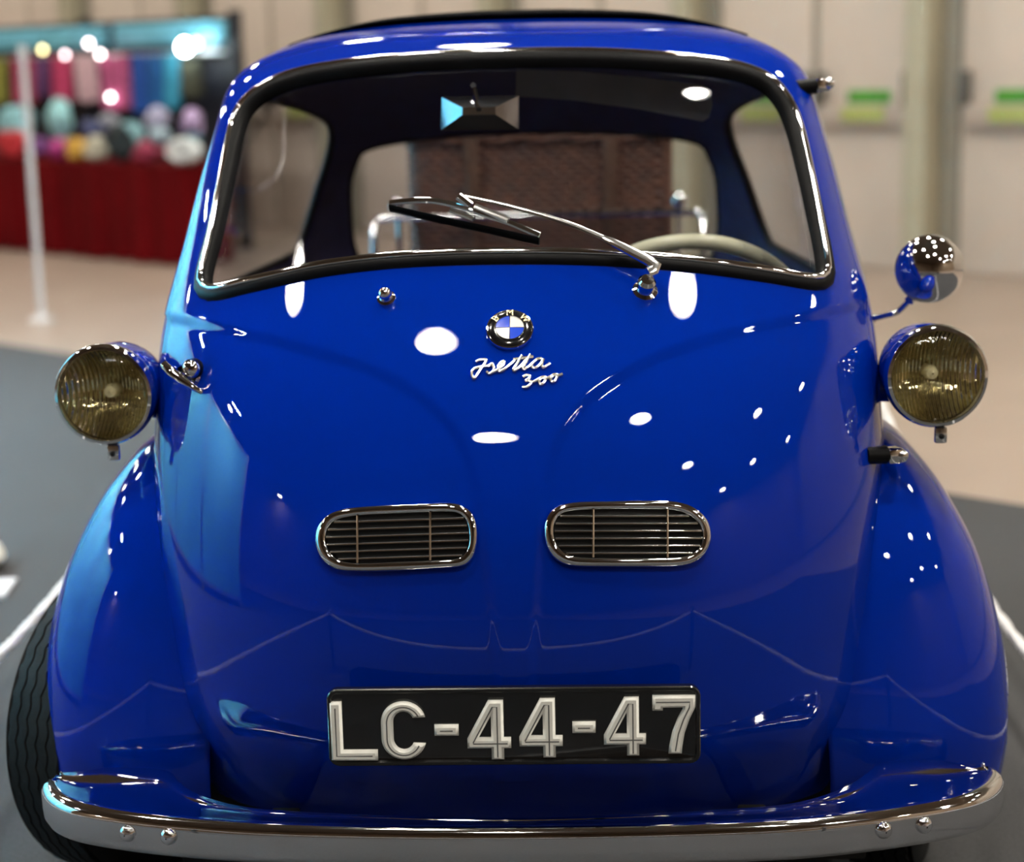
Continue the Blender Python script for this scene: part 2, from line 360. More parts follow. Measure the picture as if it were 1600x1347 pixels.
# ---------------------------------------------------------------- rope barrier around the car
M['rope'] = pmat('white_rope', (.80, .80, .82), .8, var=.1, vscale=80, bump=.3, bscale=200); M['post'] = pmat('grey_barrier_post', (.06, .06, .065), .35, .2, var=.1)
RX0, RX1, RY0, RY1 = -1.05, .935, -.95, 3.35
posts = [(RX0, RY0), (RX1, RY0), (RX1, RY1), (RX0, RY1)]
pl = ['dark barrier post at the front left corner of the rope square', 'dark barrier post at the front right corner of the rope square', 'dark barrier post behind the car on the right rope', 'dark barrier post behind the car on the left rope']
for (x, y), lb in zip(posts, pl):
    p = thing('barrier_post', (x, y, 0), lb, 'barrier post', 'low posts carrying the white rope')
    MB().add(*lathe([(.001, .018), (.10, .018), (.115, .01), (.12, .0)], 32, (x, y, 0), (0, 0, 1))).build('base', M['post'], p)
    MB().add(*tube([(x, y, .015), (x, y, .44)], .013, seg=12)).build('pole', M['post'], p)
    MB().add(*lathe([(.001, .475), (.012, .472), (.02, .46), (.02, .45), (.012, .438), (.013, .43)], 20, (x, y, 0), (0, 0, 1))).build('cap', M['chrome'], p)
def rope(a, b, sag, label):
    a = np.array(a, float); b = np.array(b, float); e = unit(b-a)*.02; a = a+e; b = b-e; n = 150; t = np.linspace(0, 1, n); P = np.outer(1-t, a)+np.outer(t, b); P[:, 2] -= sag*(1-(2*t-1)**2)
    mb = MB(); L = np.linalg.norm(np.subtract(b, a)); d = unit(np.subtract(b, a)); s1 = np.array([-d[1], d[0], 0])
    for ph in range(3):
        q = 2*math.pi*(t*L/.07+ph/3); mb.add(*tube(P+np.outer(np.cos(q)*.0055, s1)+np.outer(np.sin(q)*.0055, [0, 0, 1]), .0062, seg=6))
    tag(mb.build('barrier_rope', M['rope']), label, 'rope', 'white ropes between the low posts')
C = [(x, y, .43) for x, y in posts]
rope(C[0], C[1], .14, 'twisted white rope hung across in front of the car'); rope(C[1], C[2], .285, 'twisted white rope hung along the right flank of the car')
rope(C[3], C[0], .285, 'twisted white rope hung along the left flank of the car')
# ---------------------------------------------------------------- far stall with goods (out of focus)
def cmat(name, col, rough=.6, var=.15, vs=12): 
    if name not in M: M[name] = pmat(name, col, rough, var=var, vscale=vs)
    return M[name]
M['redcloth'] = pmat('dark_red_cloth', (.10, .0015, .003), .9, var=.2, vscale=2, spec=.1); M['tabletop'] = pmat('table_board', (.5, .45, .4), .6, var=.1)
TL, TR, NF, NB = -12.2, -8.05, 5.57, 6.02
tb = thing('stall_table', H((TL+TR)/2, (NF+NB)/2, 0), 'long trestle table under a dark red cloth at the far stall', 'table')
MB().add(*box(H((TL+TR)/2, (NF+NB)/2, .62), (TR-TL-.03, NB-NF-.06, .03), .005, HR)).build('table_top', M['tabletop'], tb)
for t in (TL+.15, (TL+TR)/2, TR-.15):
    for n in (NF+.10, NB-.10): MB().add(*box(H(t, n, .3025), (.04, .04, .605), .004, HR)).build('leg', M['frame'], tb)
mb = MB(); n = 240; outl = [(TL, NB), (TL, NF), (TR, NF), (TR, NB)]
pts = []; s = 0
for a, b in zip(outl[:-1], outl[1:]):
    m = max(2, int(math.dist(a, b)/.025))
    for i in range(m): pts.append((a[0]+(b[0]-a[0])*i/m, a[1]+(b[1]-a[1])*i/m, a, b))
rows = []
for z, amp in ((.645, 0), (.62, .003), (.5, .012), (.3, .022), (.12, .03), (.012, .034)):
    r = []
    for i, (t, nn, a, b) in enumerate(pts):
        w = amp*(math.sin(i*.62)+.6*math.sin(i*.27+1)); out = (0, -1) if a[1] == b[1] else ((-1, 0) if a[0] == TL else (1, 0))
        r.append(H(t+out[0]*(w+.012), nn+out[1]*(w+.012), z))
    rows.append(r)
V, F = loops(rows, closed=False); mb.add(V, F); mb.add([H(TL-.012, NB, .646), H(TL-.012, NF-.012, .646), H(TR+.012, NF-.012, .646), H(TR+.012, NB, .646)], [(0, 1, 2, 3)])
tag(mb.build('tablecloth', M['redcloth'], sharp=60), 'dark red cloth hanging in folds to the floor over the stall table', 'tablecloth')
# display rack behind the table
RN = 6.55; DR, DL = -8.62, -12.2
rk = thing('display_rack', H((DL+DR)/2, RN, 0), 'black display rack with a pale blue header strip behind the stall table', 'display rack')
MB().add(*box(H((DL+DR)/2, RN+.03, .86), (DR-DL, .02, 1.50), .004, HR)).build('back_panel', cmat('rack_black', (.012, .012, .02)), rk)
for t in (DL, -10.4, DR): MB().add(*box(H(t, RN, .82), (.07, .07, 1.64), .006, HR)).build('post', M['rack_black'], rk)
for a, b in ((-12.2, -10.08), (-9.95, -8.68)): MB().add(*box(H((a+b)/2, RN-.05, 1.50), (b-a, .05, .15), .01, HR)).build('header_board', cmat('header_cyan', (.16, .50, .66), .5), rk)
MB().add(*tube([H(DL, RN-.10, 1.36), H(DR, RN-.10, 1.36)], .015, seg=8)).build('hanging_rail', M['frame'], rk)
def garment(px0, px1, py0, py1, col, name, label, cat='scarf', nn=RN-.14):
    (t0, z1), (t1, z0) = on_n(px0, py0, nn), on_n(px1, py1, nn); K = 26; rows = []; z0 = max(z0, .70); z1 = min(z1, 1.355)
    for side in (-1, 1):
        rr = []
        for i in range(10):
            f = i/9; z = z1+(z0-z1)*f; r = []
            for q in range(K):
                u = q/(K-1); tt = t0+(t1-t0)*u; w = .018*math.sin(u*19+f*1.3+px0)*(.3+f); r.append(H(tt, nn+w+side*.012-.02, z+.01*math.sin(u*9)))
            rr.append(r)
        rows.append(rr)
    L = rows[0]+rows[1][::-1]; mb = MB(); V, F = loops(L+[L[0]], closed=False); mb.add(V, F)
    tag(mb.build(name, cmat('cloth_%d_%d_%d' % tuple(int(c*99) for c in col), col, .8, .35, 25), sharp=70), label, cat, 'goods hanging on the display rack')
garment(-15, 18, 75, 160, (.30, .30, .06), 'hanging_scarf', 'olive yellow scarf hanging at the far end of the rack')
garment(20, 58, 80, 162, (.42, .06, .12), 'hanging_scarf', 'red pink scarf hanging beside the olive scarf')
garment(60, 84, 82, 150, (.14, .05, .16), 'hanging_scarf', 'dark purple scarf hanging between red and crimson scarves')
garment(84, 118, 80, 160, (.50, .05, .14), 'hanging_scarf', 'crimson scarf hanging beside the dark purple scarf')
garment(119, 156, 78, 158, (.62, .42, .46), 'hanging_scarf', 'pale pinkish white scarf hanging mid rack')
garment(158, 206, 78, 170, (.50, .10, .24), 'hanging_scarf', 'wide rose pink scarf hanging beside the pale one')
garment(208, 232, 78, 175, (.02, .09, .38), 'hanging_scarf', 'royal blue scarf hanging beside the rose pink one')
garment(233, 258, 78, 175, (.015, .11, .33), 'hanging_scarf', 'deep blue scarf hanging beside the royal blue one')
garment(259, 283, 80, 168, (.04, .28, .42), 'hanging_scarf', 'teal blue scarf hanging near the bright lamp')
garment(284, 318, 95, 150, (.05, .05, .03), 'hanging_bag', 'dark bag with a yellowish patch hanging at the rack end', 'bag')
# goods lying on the table
def lump(px, py, wpx, hpx, col, name, label, cat, nn=5.85, dep=.055):
    rs = random.Random(int(px*7+py)); t, z = on_n(px, py, nn); sc = 12.2/FPX*1.05; a, b = wpx*sc/2*1.04, hpx*sc/2; mb = MB(); V = []; F = []; na, nb = 18, 30
    ph = [rs.uniform(0, 6) for _ in range(6)]; sq = rs.choice((1.7, 2.2, 3.2, 4.0)); tl = rs.uniform(-.35, .35); e = 2/sq; sg = lambda v, e: math.copysign(abs(v)**e, v)
    for i in range(na+1):
        la = -math.pi/2+math.pi*i/na
        for j in range(nb):
            lo = 2*math.pi*j/nb; w = 1+.20*math.sin(2*lo+ph[0])*math.cos(3*la+ph[1])+.12*math.sin(5*lo+ph[2])*math.cos(2*la+ph[3])
            x, y, zz = a*w*sg(math.cos(la), e)*sg(math.cos(lo), e), dep*w*sg(math.cos(la), e)*sg(math.sin(lo), e), b*(1+.12*math.sin(3*lo+ph[4]))*sg(math.sin(la), e)
            V.append((t+x*math.cos(tl)-zz*math.sin(tl), nn+y, z+x*math.sin(tl)+zz*math.cos(tl)))
    dz = max(0, .650-min(v[2] for v in V)); V = [H(v[0], v[1], v[2]+dz) for v in V]
    for i in range(na):
        for j in range(nb): l = (j+1) % nb; F.append((i*nb+j, i*nb+l, (i+1)*nb+l, (i+1)*nb+j))
    mb.add(V, F); tag(mb.build(name, cmat('goods_%d_%d_%d' % tuple(int(c*99) for c in col), col, .55, .5, 22)), label, cat, 'goods piled on the stall table')
G = [(25, 195, 80, 55, (.25, .52, .58), 'plush_toy', 'large pale cyan plush at the far end of the stall table', 'plush toy', 6.12),
     (92, 185, 70, 60, (.30, .60, .64), 'plush_toy', 'round light turquoise plush on the stall table beside the pole', 'plush toy', 6.12),
     (20, 232, 60, 40, (.42, .02, .03), 'cloth_bundle', 'bright red cloth bundle at the far end of the table front', 'cloth bundle', 5.72),
     (60, 228, 34, 26, (.16, .05, .20), 'cloth_bundle', 'purple cloth bundle behind the white pole', 'cloth bundle', 5.72),
     (92, 258, 36, 30, (.38, .03, .20), 'wrapped_gift', 'magenta wrapped packet at the table front edge', 'packet', 5.68),
     (122, 250, 34, 30, (.52, .30, .05), 'wrapped_gift', 'orange yellow packet at the table front edge', 'packet', 5.68),
     (150, 248, 32, 34, (.50, .48, .38), 'wrapped_gift', 'cream packet at the table front edge', 'packet', 5.68),
     (190, 245, 34, 52, (.01, .02, .025), 'hand_bag', 'black hand bag on the table between cream packet and pink cloth', 'bag', 5.7),
     (145, 205, 40, 30, (.03, .04, .12), 'knit_hat', 'dark navy knit hat on the table beside the turquoise plush', 'hat', 5.92),
     (168, 190, 34, 26, (.30, .30, .34), 'knit_hat', 'grey knit hat between navy hat and teal plush', 'hat', 6.16),
     (203, 218, 44, 48, (.22, .42, .46), 'plush_toy', 'greyish teal plush behind the black hand bag', 'plush toy', 5.93),
     (228, 262, 40, 30, (.34, .04, .09), 'cloth_bundle', 'pink red cloth bundle beside the black hand bag', 'cloth bundle', 5.7),
     (245, 185, 52, 34, (.45, .44, .62), 'knit_hat', 'pale lilac knit hat in the middle of the table', 'hat', 6.16),
     (250, 212, 40, 24, (.32, .44, .52), 'knit_hat', 'pale blue knit hat below the lilac hat', 'hat', 5.95),
     (300, 190, 40, 36, (.46, .34, .58), 'knit_hat', 'light violet knit hat at the table end', 'hat', 6.16),
     (298, 222, 34, 24, (.02, .12, .16), 'cloth_bundle', 'dark petrol cloth bundle under the violet hat', 'cloth bundle', 5.96),
     (258, 238, 28, 16, (.24, .02, .05), 'cloth_bundle', 'dark crimson cloth bundle beside the petrol bundle', 'cloth bundle', 5.80),
     (288, 262, 52, 34, (.62, .66, .72), 'folded_cloth', 'bluish white folded cloth at the table end front edge', 'folded cloth', 5.68)]
for px, py, w, h, c, nm, lb, ct, nn in G: lump(px, py, w, h, c, nm, lb, ct, 5.65+(nn-5.68)*.55, dep=.055)
# small stall lamps clipped to the header boards
for px, py, r, e, col, lb in ((288, 74, .045, 30, (.85, 1, 1), 'very bright white bulb clipped at the end of the stall rack'), (306, 68,   .03, 8, (.3, .85, 1), 'cyan bulb clipped beside the very bright bulb'),
        (138, 68, .018, 9, (1, .85, .85), 'small white bulb clipped above the pale scarf'), (156, 85, .018, 8, (1, .82, .8), 'small pinkish bulb below the white one'),
        (101, 86, .018, 5, (1, .72, .75), 'small rosy bulb clipped above the crimson scarf'), (172, 152, .018, 8, (1, .85, .85), 'small bulb hanging low before the rose scarf'), (66, 78, .02, 4, (1, .85, .4), 'small yellow bulb clipped beside the pole')):
    t, z = on_n(px, py, 6.33); b = thing('clip_lamp', H(t, 6.33, z), lb, 'lamp', 'small lamps on the stall rack')
    MB().add(*lathe([(.001, -r), (r*.5, -r*.87), (r*.87, -r*.5), (r, 0), (r*.87, r*.5), (r*.5, r*.87), (r*.35, r*1.1)], 16, H(t, 6.33, z), (0, 0, 1))).build('bulb', pmat('bulb_glow', col, .4, emit=col, es=e), b)
    MB().add(*lathe([(r*.36, r*1.05), (r*.5, r*1.2), (r*.5, r*2), (.006, r*2.1)], 12, H(t, 6.33, z), (0, 0, 1))).build('socket', M['dark'], b)
    top = H(t, 6.33, z+r*2); MB().add(*tube(crom([top, H(t, 6.34, max(z+r*2+.04, 1.46)), H(t, RN-.078, max(z+.1, 1.50))], 10), .006, seg=6)).build('clip_arm', M['dark'], b)
# white pole before the stall
pp = at_z(66, 500, 0); po = thing('white_pole', (pp[0], pp[1], 0), 'thin white pole standing on the hall floor before the stall', 'pole')
MB().add(*lathe([(.001, .03), (.02, .03), (.06, .012), (.07, .0)], 28, (pp[0], pp[1], 0), (0, 0, 1))).build('base', cmat('pole_white', (.46, .44, .44), .4, .03), po)
MB().add(*tube([(pp[0], pp[1], .02), (pp[0], pp[1], 1.33)], .018, seg=14)).build('shaft', M['pole_white'], po)
MB().add(*lathe([(.018, 1.32), (.025, 1.325), (.026, 1.36), (.02, 1.385), (.001, 1.39)], 16, (pp[0], pp[1], 0), (0, 0, 1))).build('cap', M['pole_white'], po)
# white rounded base and flat white card on the carpet at the left edge
wb = thing('white_stand_foot', (-1.535, 2.24, 0), 'rounded white stand foot with a dark underside on the grey carpet', 'stand foot')
MB().add(*lathe([(.001, .10), (.04, .098), (.09, .085), (.125, .06), (.135, .035), (.128, .022)], 32, (-1.535, 2.24, 0), (0, 0, 1))).build('cover', cmat('foot_white', (.75, .75, .70), .4, .04), wb)
MB().add(*lathe([(.12, .024), (.125, .012), (.115, .0), (.001, .0)], 32, (-1.535, 2.24, 0), (0, 0, 1))).build('rubber_sole', M['rubber'], wb)
MB().add(*tube([(-1.535, 2.24, .09), (-1.535, 2.24, 1.0)], .014, seg=12)).build('upright', M['foot_white'], wb)
tag(MB().add(*box((-1.46, 2.06, .004), (.26, .16, .008), .002, rotz(.1))).build('white_card', cmat('card_white', (.55, .55, .58), .5, .05)), 'flat pale card lying on the carpet beside the white stand foot', 'card')
# ================================================================ the car
car = thing('bubble_car', (0, .95, 0), 'glossy royal blue bubble car with one big front door and chrome bumper', 'car')
ZT = 1.306; SEAM = .966
def row_at(z): return [float(v) for v in slice_at(z)]
def ring(z, n=400):                                     # right half of a slice, front centre to rear centre, with arc length
    w, yf, yc, yr, nf, nr = row_at(z); t = np.linspace(0, math.pi/2, n)
    f = np.stack([w*np.sin(t)**(2/nf), yc-(yc-yf)*np.cos(t)**(2/nf)], 1); r = np.stack([w*np.cos(t)**(2/nr), yc+(yr-yc)*np.sin(t)**(2/nr)], 1)
    P = np.vstack([f, r[1:]]); s = np.concatenate([[0], np.cumsum(np.linalg.norm(np.diff(P, axis=0), axis=1))])
    return P, s, float(np.interp(SEAM*w, f[:, 0], s[:n]))
def zrows(z0, z1, n):                                   # rows evenly spaced along the front profile
    a = TAB[(TAB[:, 0] >= z0) & (TAB[:, 0] <= z1)]; s = np.concatenate([[0], np.cumsum(np.hypot(np.hypot(np.diff(a[:, 0]), np.diff(a[:, 2])), np.diff(a[:, 1])))])
    return np.interp(np.linspace(0, s[-1], n), s, a[:, 0])
def grid_faces(nr, nc): 
    i = np.arange(nr-1)[:, None]*nc+np.arange(nc-1)[None, :]; return np.stack([i, i+1, i+1+nc, i+nc], -1).reshape(-1, 4)
def solid(o, th, mi):
    m = o.modifiers.new('thickness', 'SOLIDIFY'); m.thickness = th; m.offset = -1; m.material_offset = mi; m.material_offset_rim = 0; m.use_rim = True
# --- windscreen outline (chrome bead line) read off the photograph and carried onto the body surface
WS_PX = [(800, 90), (700, 93), (600, 100), (500, 113), (442, 128), (402, 150), (376, 182), (363, 230), (352, 290), (337, 370), (322, 432), (326, 450), (346, 455), (400, 443), (500, 421), (600, 408), (700, 402), (800, 400),
         (900, 401), (1000, 406), (1100, 415), (1200, 429), (1262, 439), (1283, 433), (1285, 413), (1274, 350), (1261, 280), (1244, 205), (1224, 157), (1190, 124), (1130, 105), (1050, 96), (950, 90), (870, 89)]
WS_PX = crom(WS_PX, 220, True)
WS = np.array([surf(x, y) for x, y in WS_PX]); WSN = front_n(WS[:, 0], WS[:, 2])
# --- embossed curve on the door
CR_L = crom([(262, 497), (340, 513), (420, 531), (500, 553), (580, 580), (645, 613), (700, 662), (735, 725), (748, 800), (758, 880), (768, 960), (774, 1030), (778, 1110), (782, 1220)], 90)
CR_R = crom([(1368, 470), (1300, 488), (1200, 509), (1100, 534), (1010, 568), (930, 617), (885, 667), (858, 730), (848, 800), (842, 880), (838, 960), (834, 1030), (831, 1110), (828, 1220)], 90)
crl = np.array([surf(x, y)[[0, 2]] for x, y in CR_L]); crr = np.array([surf(x, y)[[0, 2]] for x, y in CR_R])
zone = np.vstack([[[-.9, crl[0][1]+.02]], crl, crr[::-1], [[.9, crr[0][1]+.02], [.9, 1.5], [-.9, 1.5]]])
def emboss(x, z):
    ins = inside(x, z, zone); d = np.minimum(seg_dist(x, z, crl), seg_dist(x, z, crr)); s = np.where(ins, d, -d)
    k = np.clip((s+.009)/.018, 0, 1); k = k*k*(3-2*k)
    return .0042*k
NR, NC = 430, 361; zr = zrows(.205, ZT, NR); V = np.zeros((NR, NC, 3))
for i, z in enumerate(zr):
    P, s, sd = ring(z); q = np.linspace(-1, 1, NC)*sd; a = np.abs(q)
    V[i, :, 0] = np.sign(q)*np.interp(a, s, P[:, 0]); V[i, :, 1] = np.interp(a, s, P[:, 1]); V[i, :, 2] = z
V = V.reshape(-1, 3); nrm = front_n(V[:, 0], V[:, 2]); flat = V.copy()
V = V+nrm*emboss(V[:, 0], V[:, 2])[:, None]
F = grid_faces(NR, NC); cc = flat[F].mean(1); cut = inside(cc[:, 0], cc[:, 2], WS[:, [0, 2]])
def submesh(V, F, name, mats, parent, label=None):
    use = np.unique(F); mp = np.full(len(V), -1); mp[use] = np.arange(len(use)); mb = MB(); mb.v = [tuple(p) for p in V[use].tolist()]; mb.f = [tuple(f) for f in mp[F].tolist()]; mb.m = [0]*len(mb.f)
    return mb.build(name, mats, parent, sharp=None, label=label)
door = submesh(V, F[~cut], 'front_door', [M['paint'], M['lining']], car, 'wide blue front door with an embossed curve'); solid(door, .008, 1)
ws = submesh(flat-nrm*.004, F[cut], 'windscreen', M['glass'], door, 'curved clear windscreen')
# windscreen seal and chrome bead
cen = WS.mean(0)
top = np.clip((WS[:, 2]-1.0)/.25, 0, 1)
seal = MB()
prof = [(-.014, -.002), (-.012, .007), (-.004, .013), (.004, .012), (.010, .008), (.013, .001), (.013, -.008)]
def seal_loop(a, h):
    out = []
    for i in range(len(WS)):
        t = unit(WS[(i+1) % len(WS)]-WS[i-1]); m = WSN[i]; b = np.cross(m, t); b = b if np.dot(b, cen-WS[i]) > 0 else -b
        sh = (top[i]-.45)*.014
        out.append(WS[i]+b*(a+sh)+m*h)
    return np.array(out)
V_, F_ = loops([seal_loop(a, h) for a, h in prof]); seal.add(V_, F_); seal.build('windscreen_seal', M['rubber'], door, sharp=None, label='black rubber windscreen seal')
MB().add(*tube(WS+WSN*.0125, .0052, .0035, normals=WSN, closed=True, seg=10)).build('windscreen_bead', M['chrome'], door, sharp=None, label='thin chrome bead round the windscreen')
# --- body shell: flanks and rear below the roof
def side_x(y, z):
    w, yf, yc, yr, nf, nr = row_at(z); q = min(max((y-yc)/(yr-yc), 0), 1) if y > yc else 0
    return w*(1-q**nr)**(1/nr) if y > yc else w*(1-min((yc-y)/(yc-yf), 1)**nf)**(1/nf)
def rear_y(x, z):
    w, yf, yc, yr, nf, nr = row_at(z); q = min(abs(x)/w, 1); return yc+(yr-yc)*(1-q**nr)**(1/nr)
SIDE = crom([(.66, .89), (1.05, .87), (1.50, .87), (1.585, .90), (1.595, 1.0), (1.56, 1.09), (1.44, 1.165), (1.20, 1.205), (.98, 1.21), (.875, 1.195), (.80, 1.11), (.71, .98)], 90, True)
REAR = crom([(-.36, .80), (0, .79), (.36, .80), (.412, .84), (.412, .95), (.39, 1.05), (.32, 1.105), (0, 1.125), (-.32, 1.105), (-.39, 1.05), (-.412, .95), (-.412, .84)], 90, True)
NR2, NC2 = 150, 401; zr = zrows(.17, ZT, NR2); V = np.zeros((NR2, NC2, 3))
for i, z in enumerate(zr):
    P, s, sd = ring(z); q = np.linspace(-1, 1, NC2); a = s[-1]-(s[-1]-sd-.004)*np.abs(q)
    V[i, :, 0] = -np.sign(q)*np.interp(a, s, P[:, 0]); V[i, :, 1] = np.interp(a, s, P[:, 1]); V[i, :, 2] = z
V = V.reshape(-1, 3); F = grid_faces(NR2, NC2); cc = V[F].mean(1)
cs = inside(cc[:, 1], cc[:, 2], SIDE) & (np.abs(cc[:, 0]) > .3); crr_ = inside(cc[:, 0], cc[:, 2], REAR) & (cc[:, 1] > 1.3)
shell = submesh(V, F[~(cs | crr_)], 'body_shell', [M['paint'], M['lining']], car, 'blue body shell with navy lining'); solid(shell, .010, 1)
inn = V+(np.array([0, 1.05, .8])-V)*.006
for sg in (-1, 1):
    g = submesh(inn, F[cs & (np.sign(cc[:, 0]) == sg)], 'side_window', M['sideglass'], car)
    L = np.array([(sg*side_x(y, z), y, z) for y, z in SIDE]); NN = np.array([(sg, 0, .3)]*len(L))
    MB().add(*tube(L, .012, .009, normals=NN, closed=True, seg=10)).build('window_seal', M['rubber'], g, sharp=None)
    # chrome window frame standing proud along the front edge and sill
    E_ = crom([(.90, 1.215), (.81, 1.13), (.72, 1.0), (.665, .90), (.655, .87)], 40); L = np.array([(sg*(side_x(y, z)+.010), y, z) for y, z in E_])
    MB().add(*tube(L, .012, .006, normals=np.array([(sg, -.3, .2)]*len(L)), seg=10)).build('window_frame', M['chrome'], g, sharp=None, label='bright chrome window edge')
rg = submesh(inn, F[crr_], 'rear_window', M['sideglass'], car)
L = np.array([(x, rear_y(x, z), z) for x, z in REAR]); MB().add(*tube(L, .015, .010, normals=np.array([(p[0], 1., .5) for p in L]), closed=True, seg=10)).build('window_seal', M['rubber'], rg, sharp=None)
# --- roof cap in body colour, and the folding cloth roof lying over its rear part
def cap_rows(z0, n, ncr, off, base=.0042):
    rows = []
    for z in zrows(z0, 1.3345, n):
        P, s, sd = ring(z); q = np.linspace(-1, 1, ncr, endpoint=False); a = s[-1]*np.abs(q); rows.append(np.stack([np.sign(q)*np.interp(a, s, P[:, 0]), np.interp(a, s, P[:, 1]), np.full(ncr, z)], 1))
    rows.append(rows[-1]*.02+rows[-1].mean(0)*.98+np.array([0, 0, .0004]))
    R_ = np.array(rows); e = np.array([0, 1.0, 1.05]); nr_ = R_-e; nr_[:, :, 1] *= .35; nr_[:, :, 2] *= 1.6; nr_ /= np.linalg.norm(nr_, axis=2, keepdims=True)
    ed = np.clip((np.abs(R_[:, :, 0])-.20)/.19, 0, 1); fe = np.clip((.98-R_[:, :, 1])/.20, 0, 1); k_ = (1-.85*ed*ed*(3-2*ed))*(1-.45*fe*fe)
    return R_+nr_*(base+off*k_[:, :, None])
R0 = cap_rows(ZT, 30, 200, 0); V_, F_ = loops(list(R0)); F_ = np.array(F_)
rc_ = submesh(np.array(V_), F_, 'roof_panel', [M['paint'], M['lining']], car); solid(rc_, .012, 1)
R1 = cap_rows(1.280, 60, 360, .014); V_, F_ = loops(list(R1)); V_ = np.array(V_); F_ = np.array(F_); cy_ = V_[F_].mean(1)[:, 1]; ax_ = np.abs(V_[F_].mean(1)[:, 0])
sr = submesh(V_, F_[(cy_ > .84) & (cy_ < 1.35) & (ax_ < .385)], 'soft_top', M['softtop'], car, 'black folding cloth roof'); solid(sr, .004, 0)
# --- floor pan
MB().add(*box((0, 1.05, .19), (.72, 1.5, .03), .01)).build('floor_pan', M['dark'], car)
MB().add(*box((0, .27, .245), (1.02, .02, .30), .004)).build('dark_gap_sheet', M['dark'], car)  # added dark sheet standing in for the shade between bumper and door
# ---------------------------------------------------------------- fenders
FZ = np.array([.18, .25, .32, .40, .48, .54, .59, .635, .67, .70, .72, .735]); FW = np.array([.738, .748, .745, .733, .712, .690, .664, .636, .608, .578, .545, .50]); FY = np.array([.205, .185, .180, .188, .206, .226, .250, .280, .312, .352, .395, .445])
t_ = np.concatenate([[0], np.cumsum(np.hypot(np.diff(FZ), np.hypot(np.diff(FW), np.diff(FY))))]); fr = spline(t_, np.stack([FZ, FW, FY], 1), np.linspace(0, t_[-1], 110))
YC = .50
for sg in (-1, 1):
    rows = []
    for z, w, yf in fr:
        a = np.linspace(0, math.pi, 121); n = 3.0; kz = np.clip((.60-z)/.42, 0, 1); XI = .42+.028*kz*kz*(3-2*kz); x = XI+(w-XI)*np.abs(np.sin(a))**(2/n); y = YC-(YC-yf)*np.sign(np.cos(a))*np.abs(np.cos(a))**(2/n)
        c = np.stack([x, y], 1); s = np.concatenate([[0], np.cumsum(np.linalg.norm(np.diff(c, axis=0), axis=1))]); u = np.linspace(0, s[-1], 140); rows.append(np.stack([sg*np.interp(u, s, c[:, 0]), np.interp(u, s, c[:, 1]), np.full(140, z)], 1))
    V_, F_ = loops(rows, closed=False)
    # wheel arch opening on the outer face
    Va = np.array(V_); Fa = np.array(F_); c = Va[Fa].mean(1); hole = (np.abs(c[:, 0]) > .66) & (np.hypot(c[:, 1]-.50, (c[:, 2]-.24)) < .20)
    Fa = Fa[~hole]
    if sg < 0: Fa = Fa[:, ::-1]
    fo = submesh(Va, Fa, 'front_fender', M['paint'], car, 'blue fender over the front wheel'); solid(fo, .004, 0)
# ---------------------------------------------------------------- bumper
rid = crom([(-.668, .150), (-.672, .118), (-.642, .066), (-.584, .025), (-.459, -.015), (-.296, -.040), (0, -.053), (.310, -.042), (.459, -.017), (.584, .025), (.645, .066), (.676, .118), (.672, .155)], 120)
rea = crom([(-.655, .152), (-.60, .15), (-.50, .143), (-.478, .115), (-.445, .070), (-.395, .038), (-.30, .008), (0, -.022), (.30, .006), (.397, .034), (.452, .070), (.488, .115), (.512, .148), (.60, .155), (.660, .156)], 120)
# match both curves by x so sections run straight back
xs = np.concatenate([[-.668], np.linspace(-.655, .658, 118), [.672]])
rt = np.array([np.interp(xs, rea[:, 0], rea[:, 1])]).T[:, 0]
sec = []; 
for i in range(120):
    p = rid[i]; tg = unit(rid[min(i+1, 119)]-rid[max(i-1, 0)]); inn_ = np.array([-tg[1], tg[0]])
    x = float(np.clip(p[0]*.975, -.652, .655)); ry = max(float(np.interp(x, rea[:, 0], rea[:, 1])), p[1]+.006)
    R_ = np.array([x, ry]); lift = .010*np.clip((abs(p[0])-.40)/.12, 0, 1)*np.clip((.655-abs(p[0]))/.06, 0, 1)
    def P2(q, z): return (q[0], q[1], z)
    a = p+inn_*.022; f = lambda w: R_*(w)+a*(1-w)
    sec.append([P2(R_, .255), P2(R_, .283+lift), P2(f(.93), .287+lift), P2(f(.80), .284), P2(f(.4), .283), P2(a, .2835), P2(p+inn_*.012, .284), P2(p+inn_*.005, .281), P2(p+inn_*.001, .275), P2(p, .268), P2(p, .252), P2(p+inn_*.001, .238), P2(p+inn_*.005, .230), P2(p+inn_*.014, .226), P2(p+inn_*.03, .225)])
mb = MB(); V_, F_ = loops(sec, closed=False); mb.add(V_, F_); bumper = mb.build('front_bumper', M['chrome'], car, sharp=None, label='chrome front bumper with wide shelf ends'); solid(bumper, .002, 0)
for px, py in ((200, 1302), (264, 1307), (1380, 1297), (1443, 1289)):
    y = 0.0
    for _ in range(12): p = at_y(px, py, y); y = float(np.interp(p[0], rid[2:-2, 0], rid[2:-2, 1]))
    dx = (np.interp(p[0]+.01, rid[2:-2, 0], rid[2:-2, 1])-np.interp(p[0]-.01, rid[2:-2, 0], rid[2:-2, 1]))/.02; n = unit((dx, -1, 0))
    MB().add(*lathe([(.0118, -.002), (.0115, .003), (.0095, .0065), (.006, .0088), (.001, .0096)], 20, p, n)).build('bolt', M['chrome'], bumper)
for sg in (-1, 1): MB().add(*box((sg*.33, .07, .222), (.04, .16, .02), .004)).build('bumper_bracket', M['dark'], bumper)
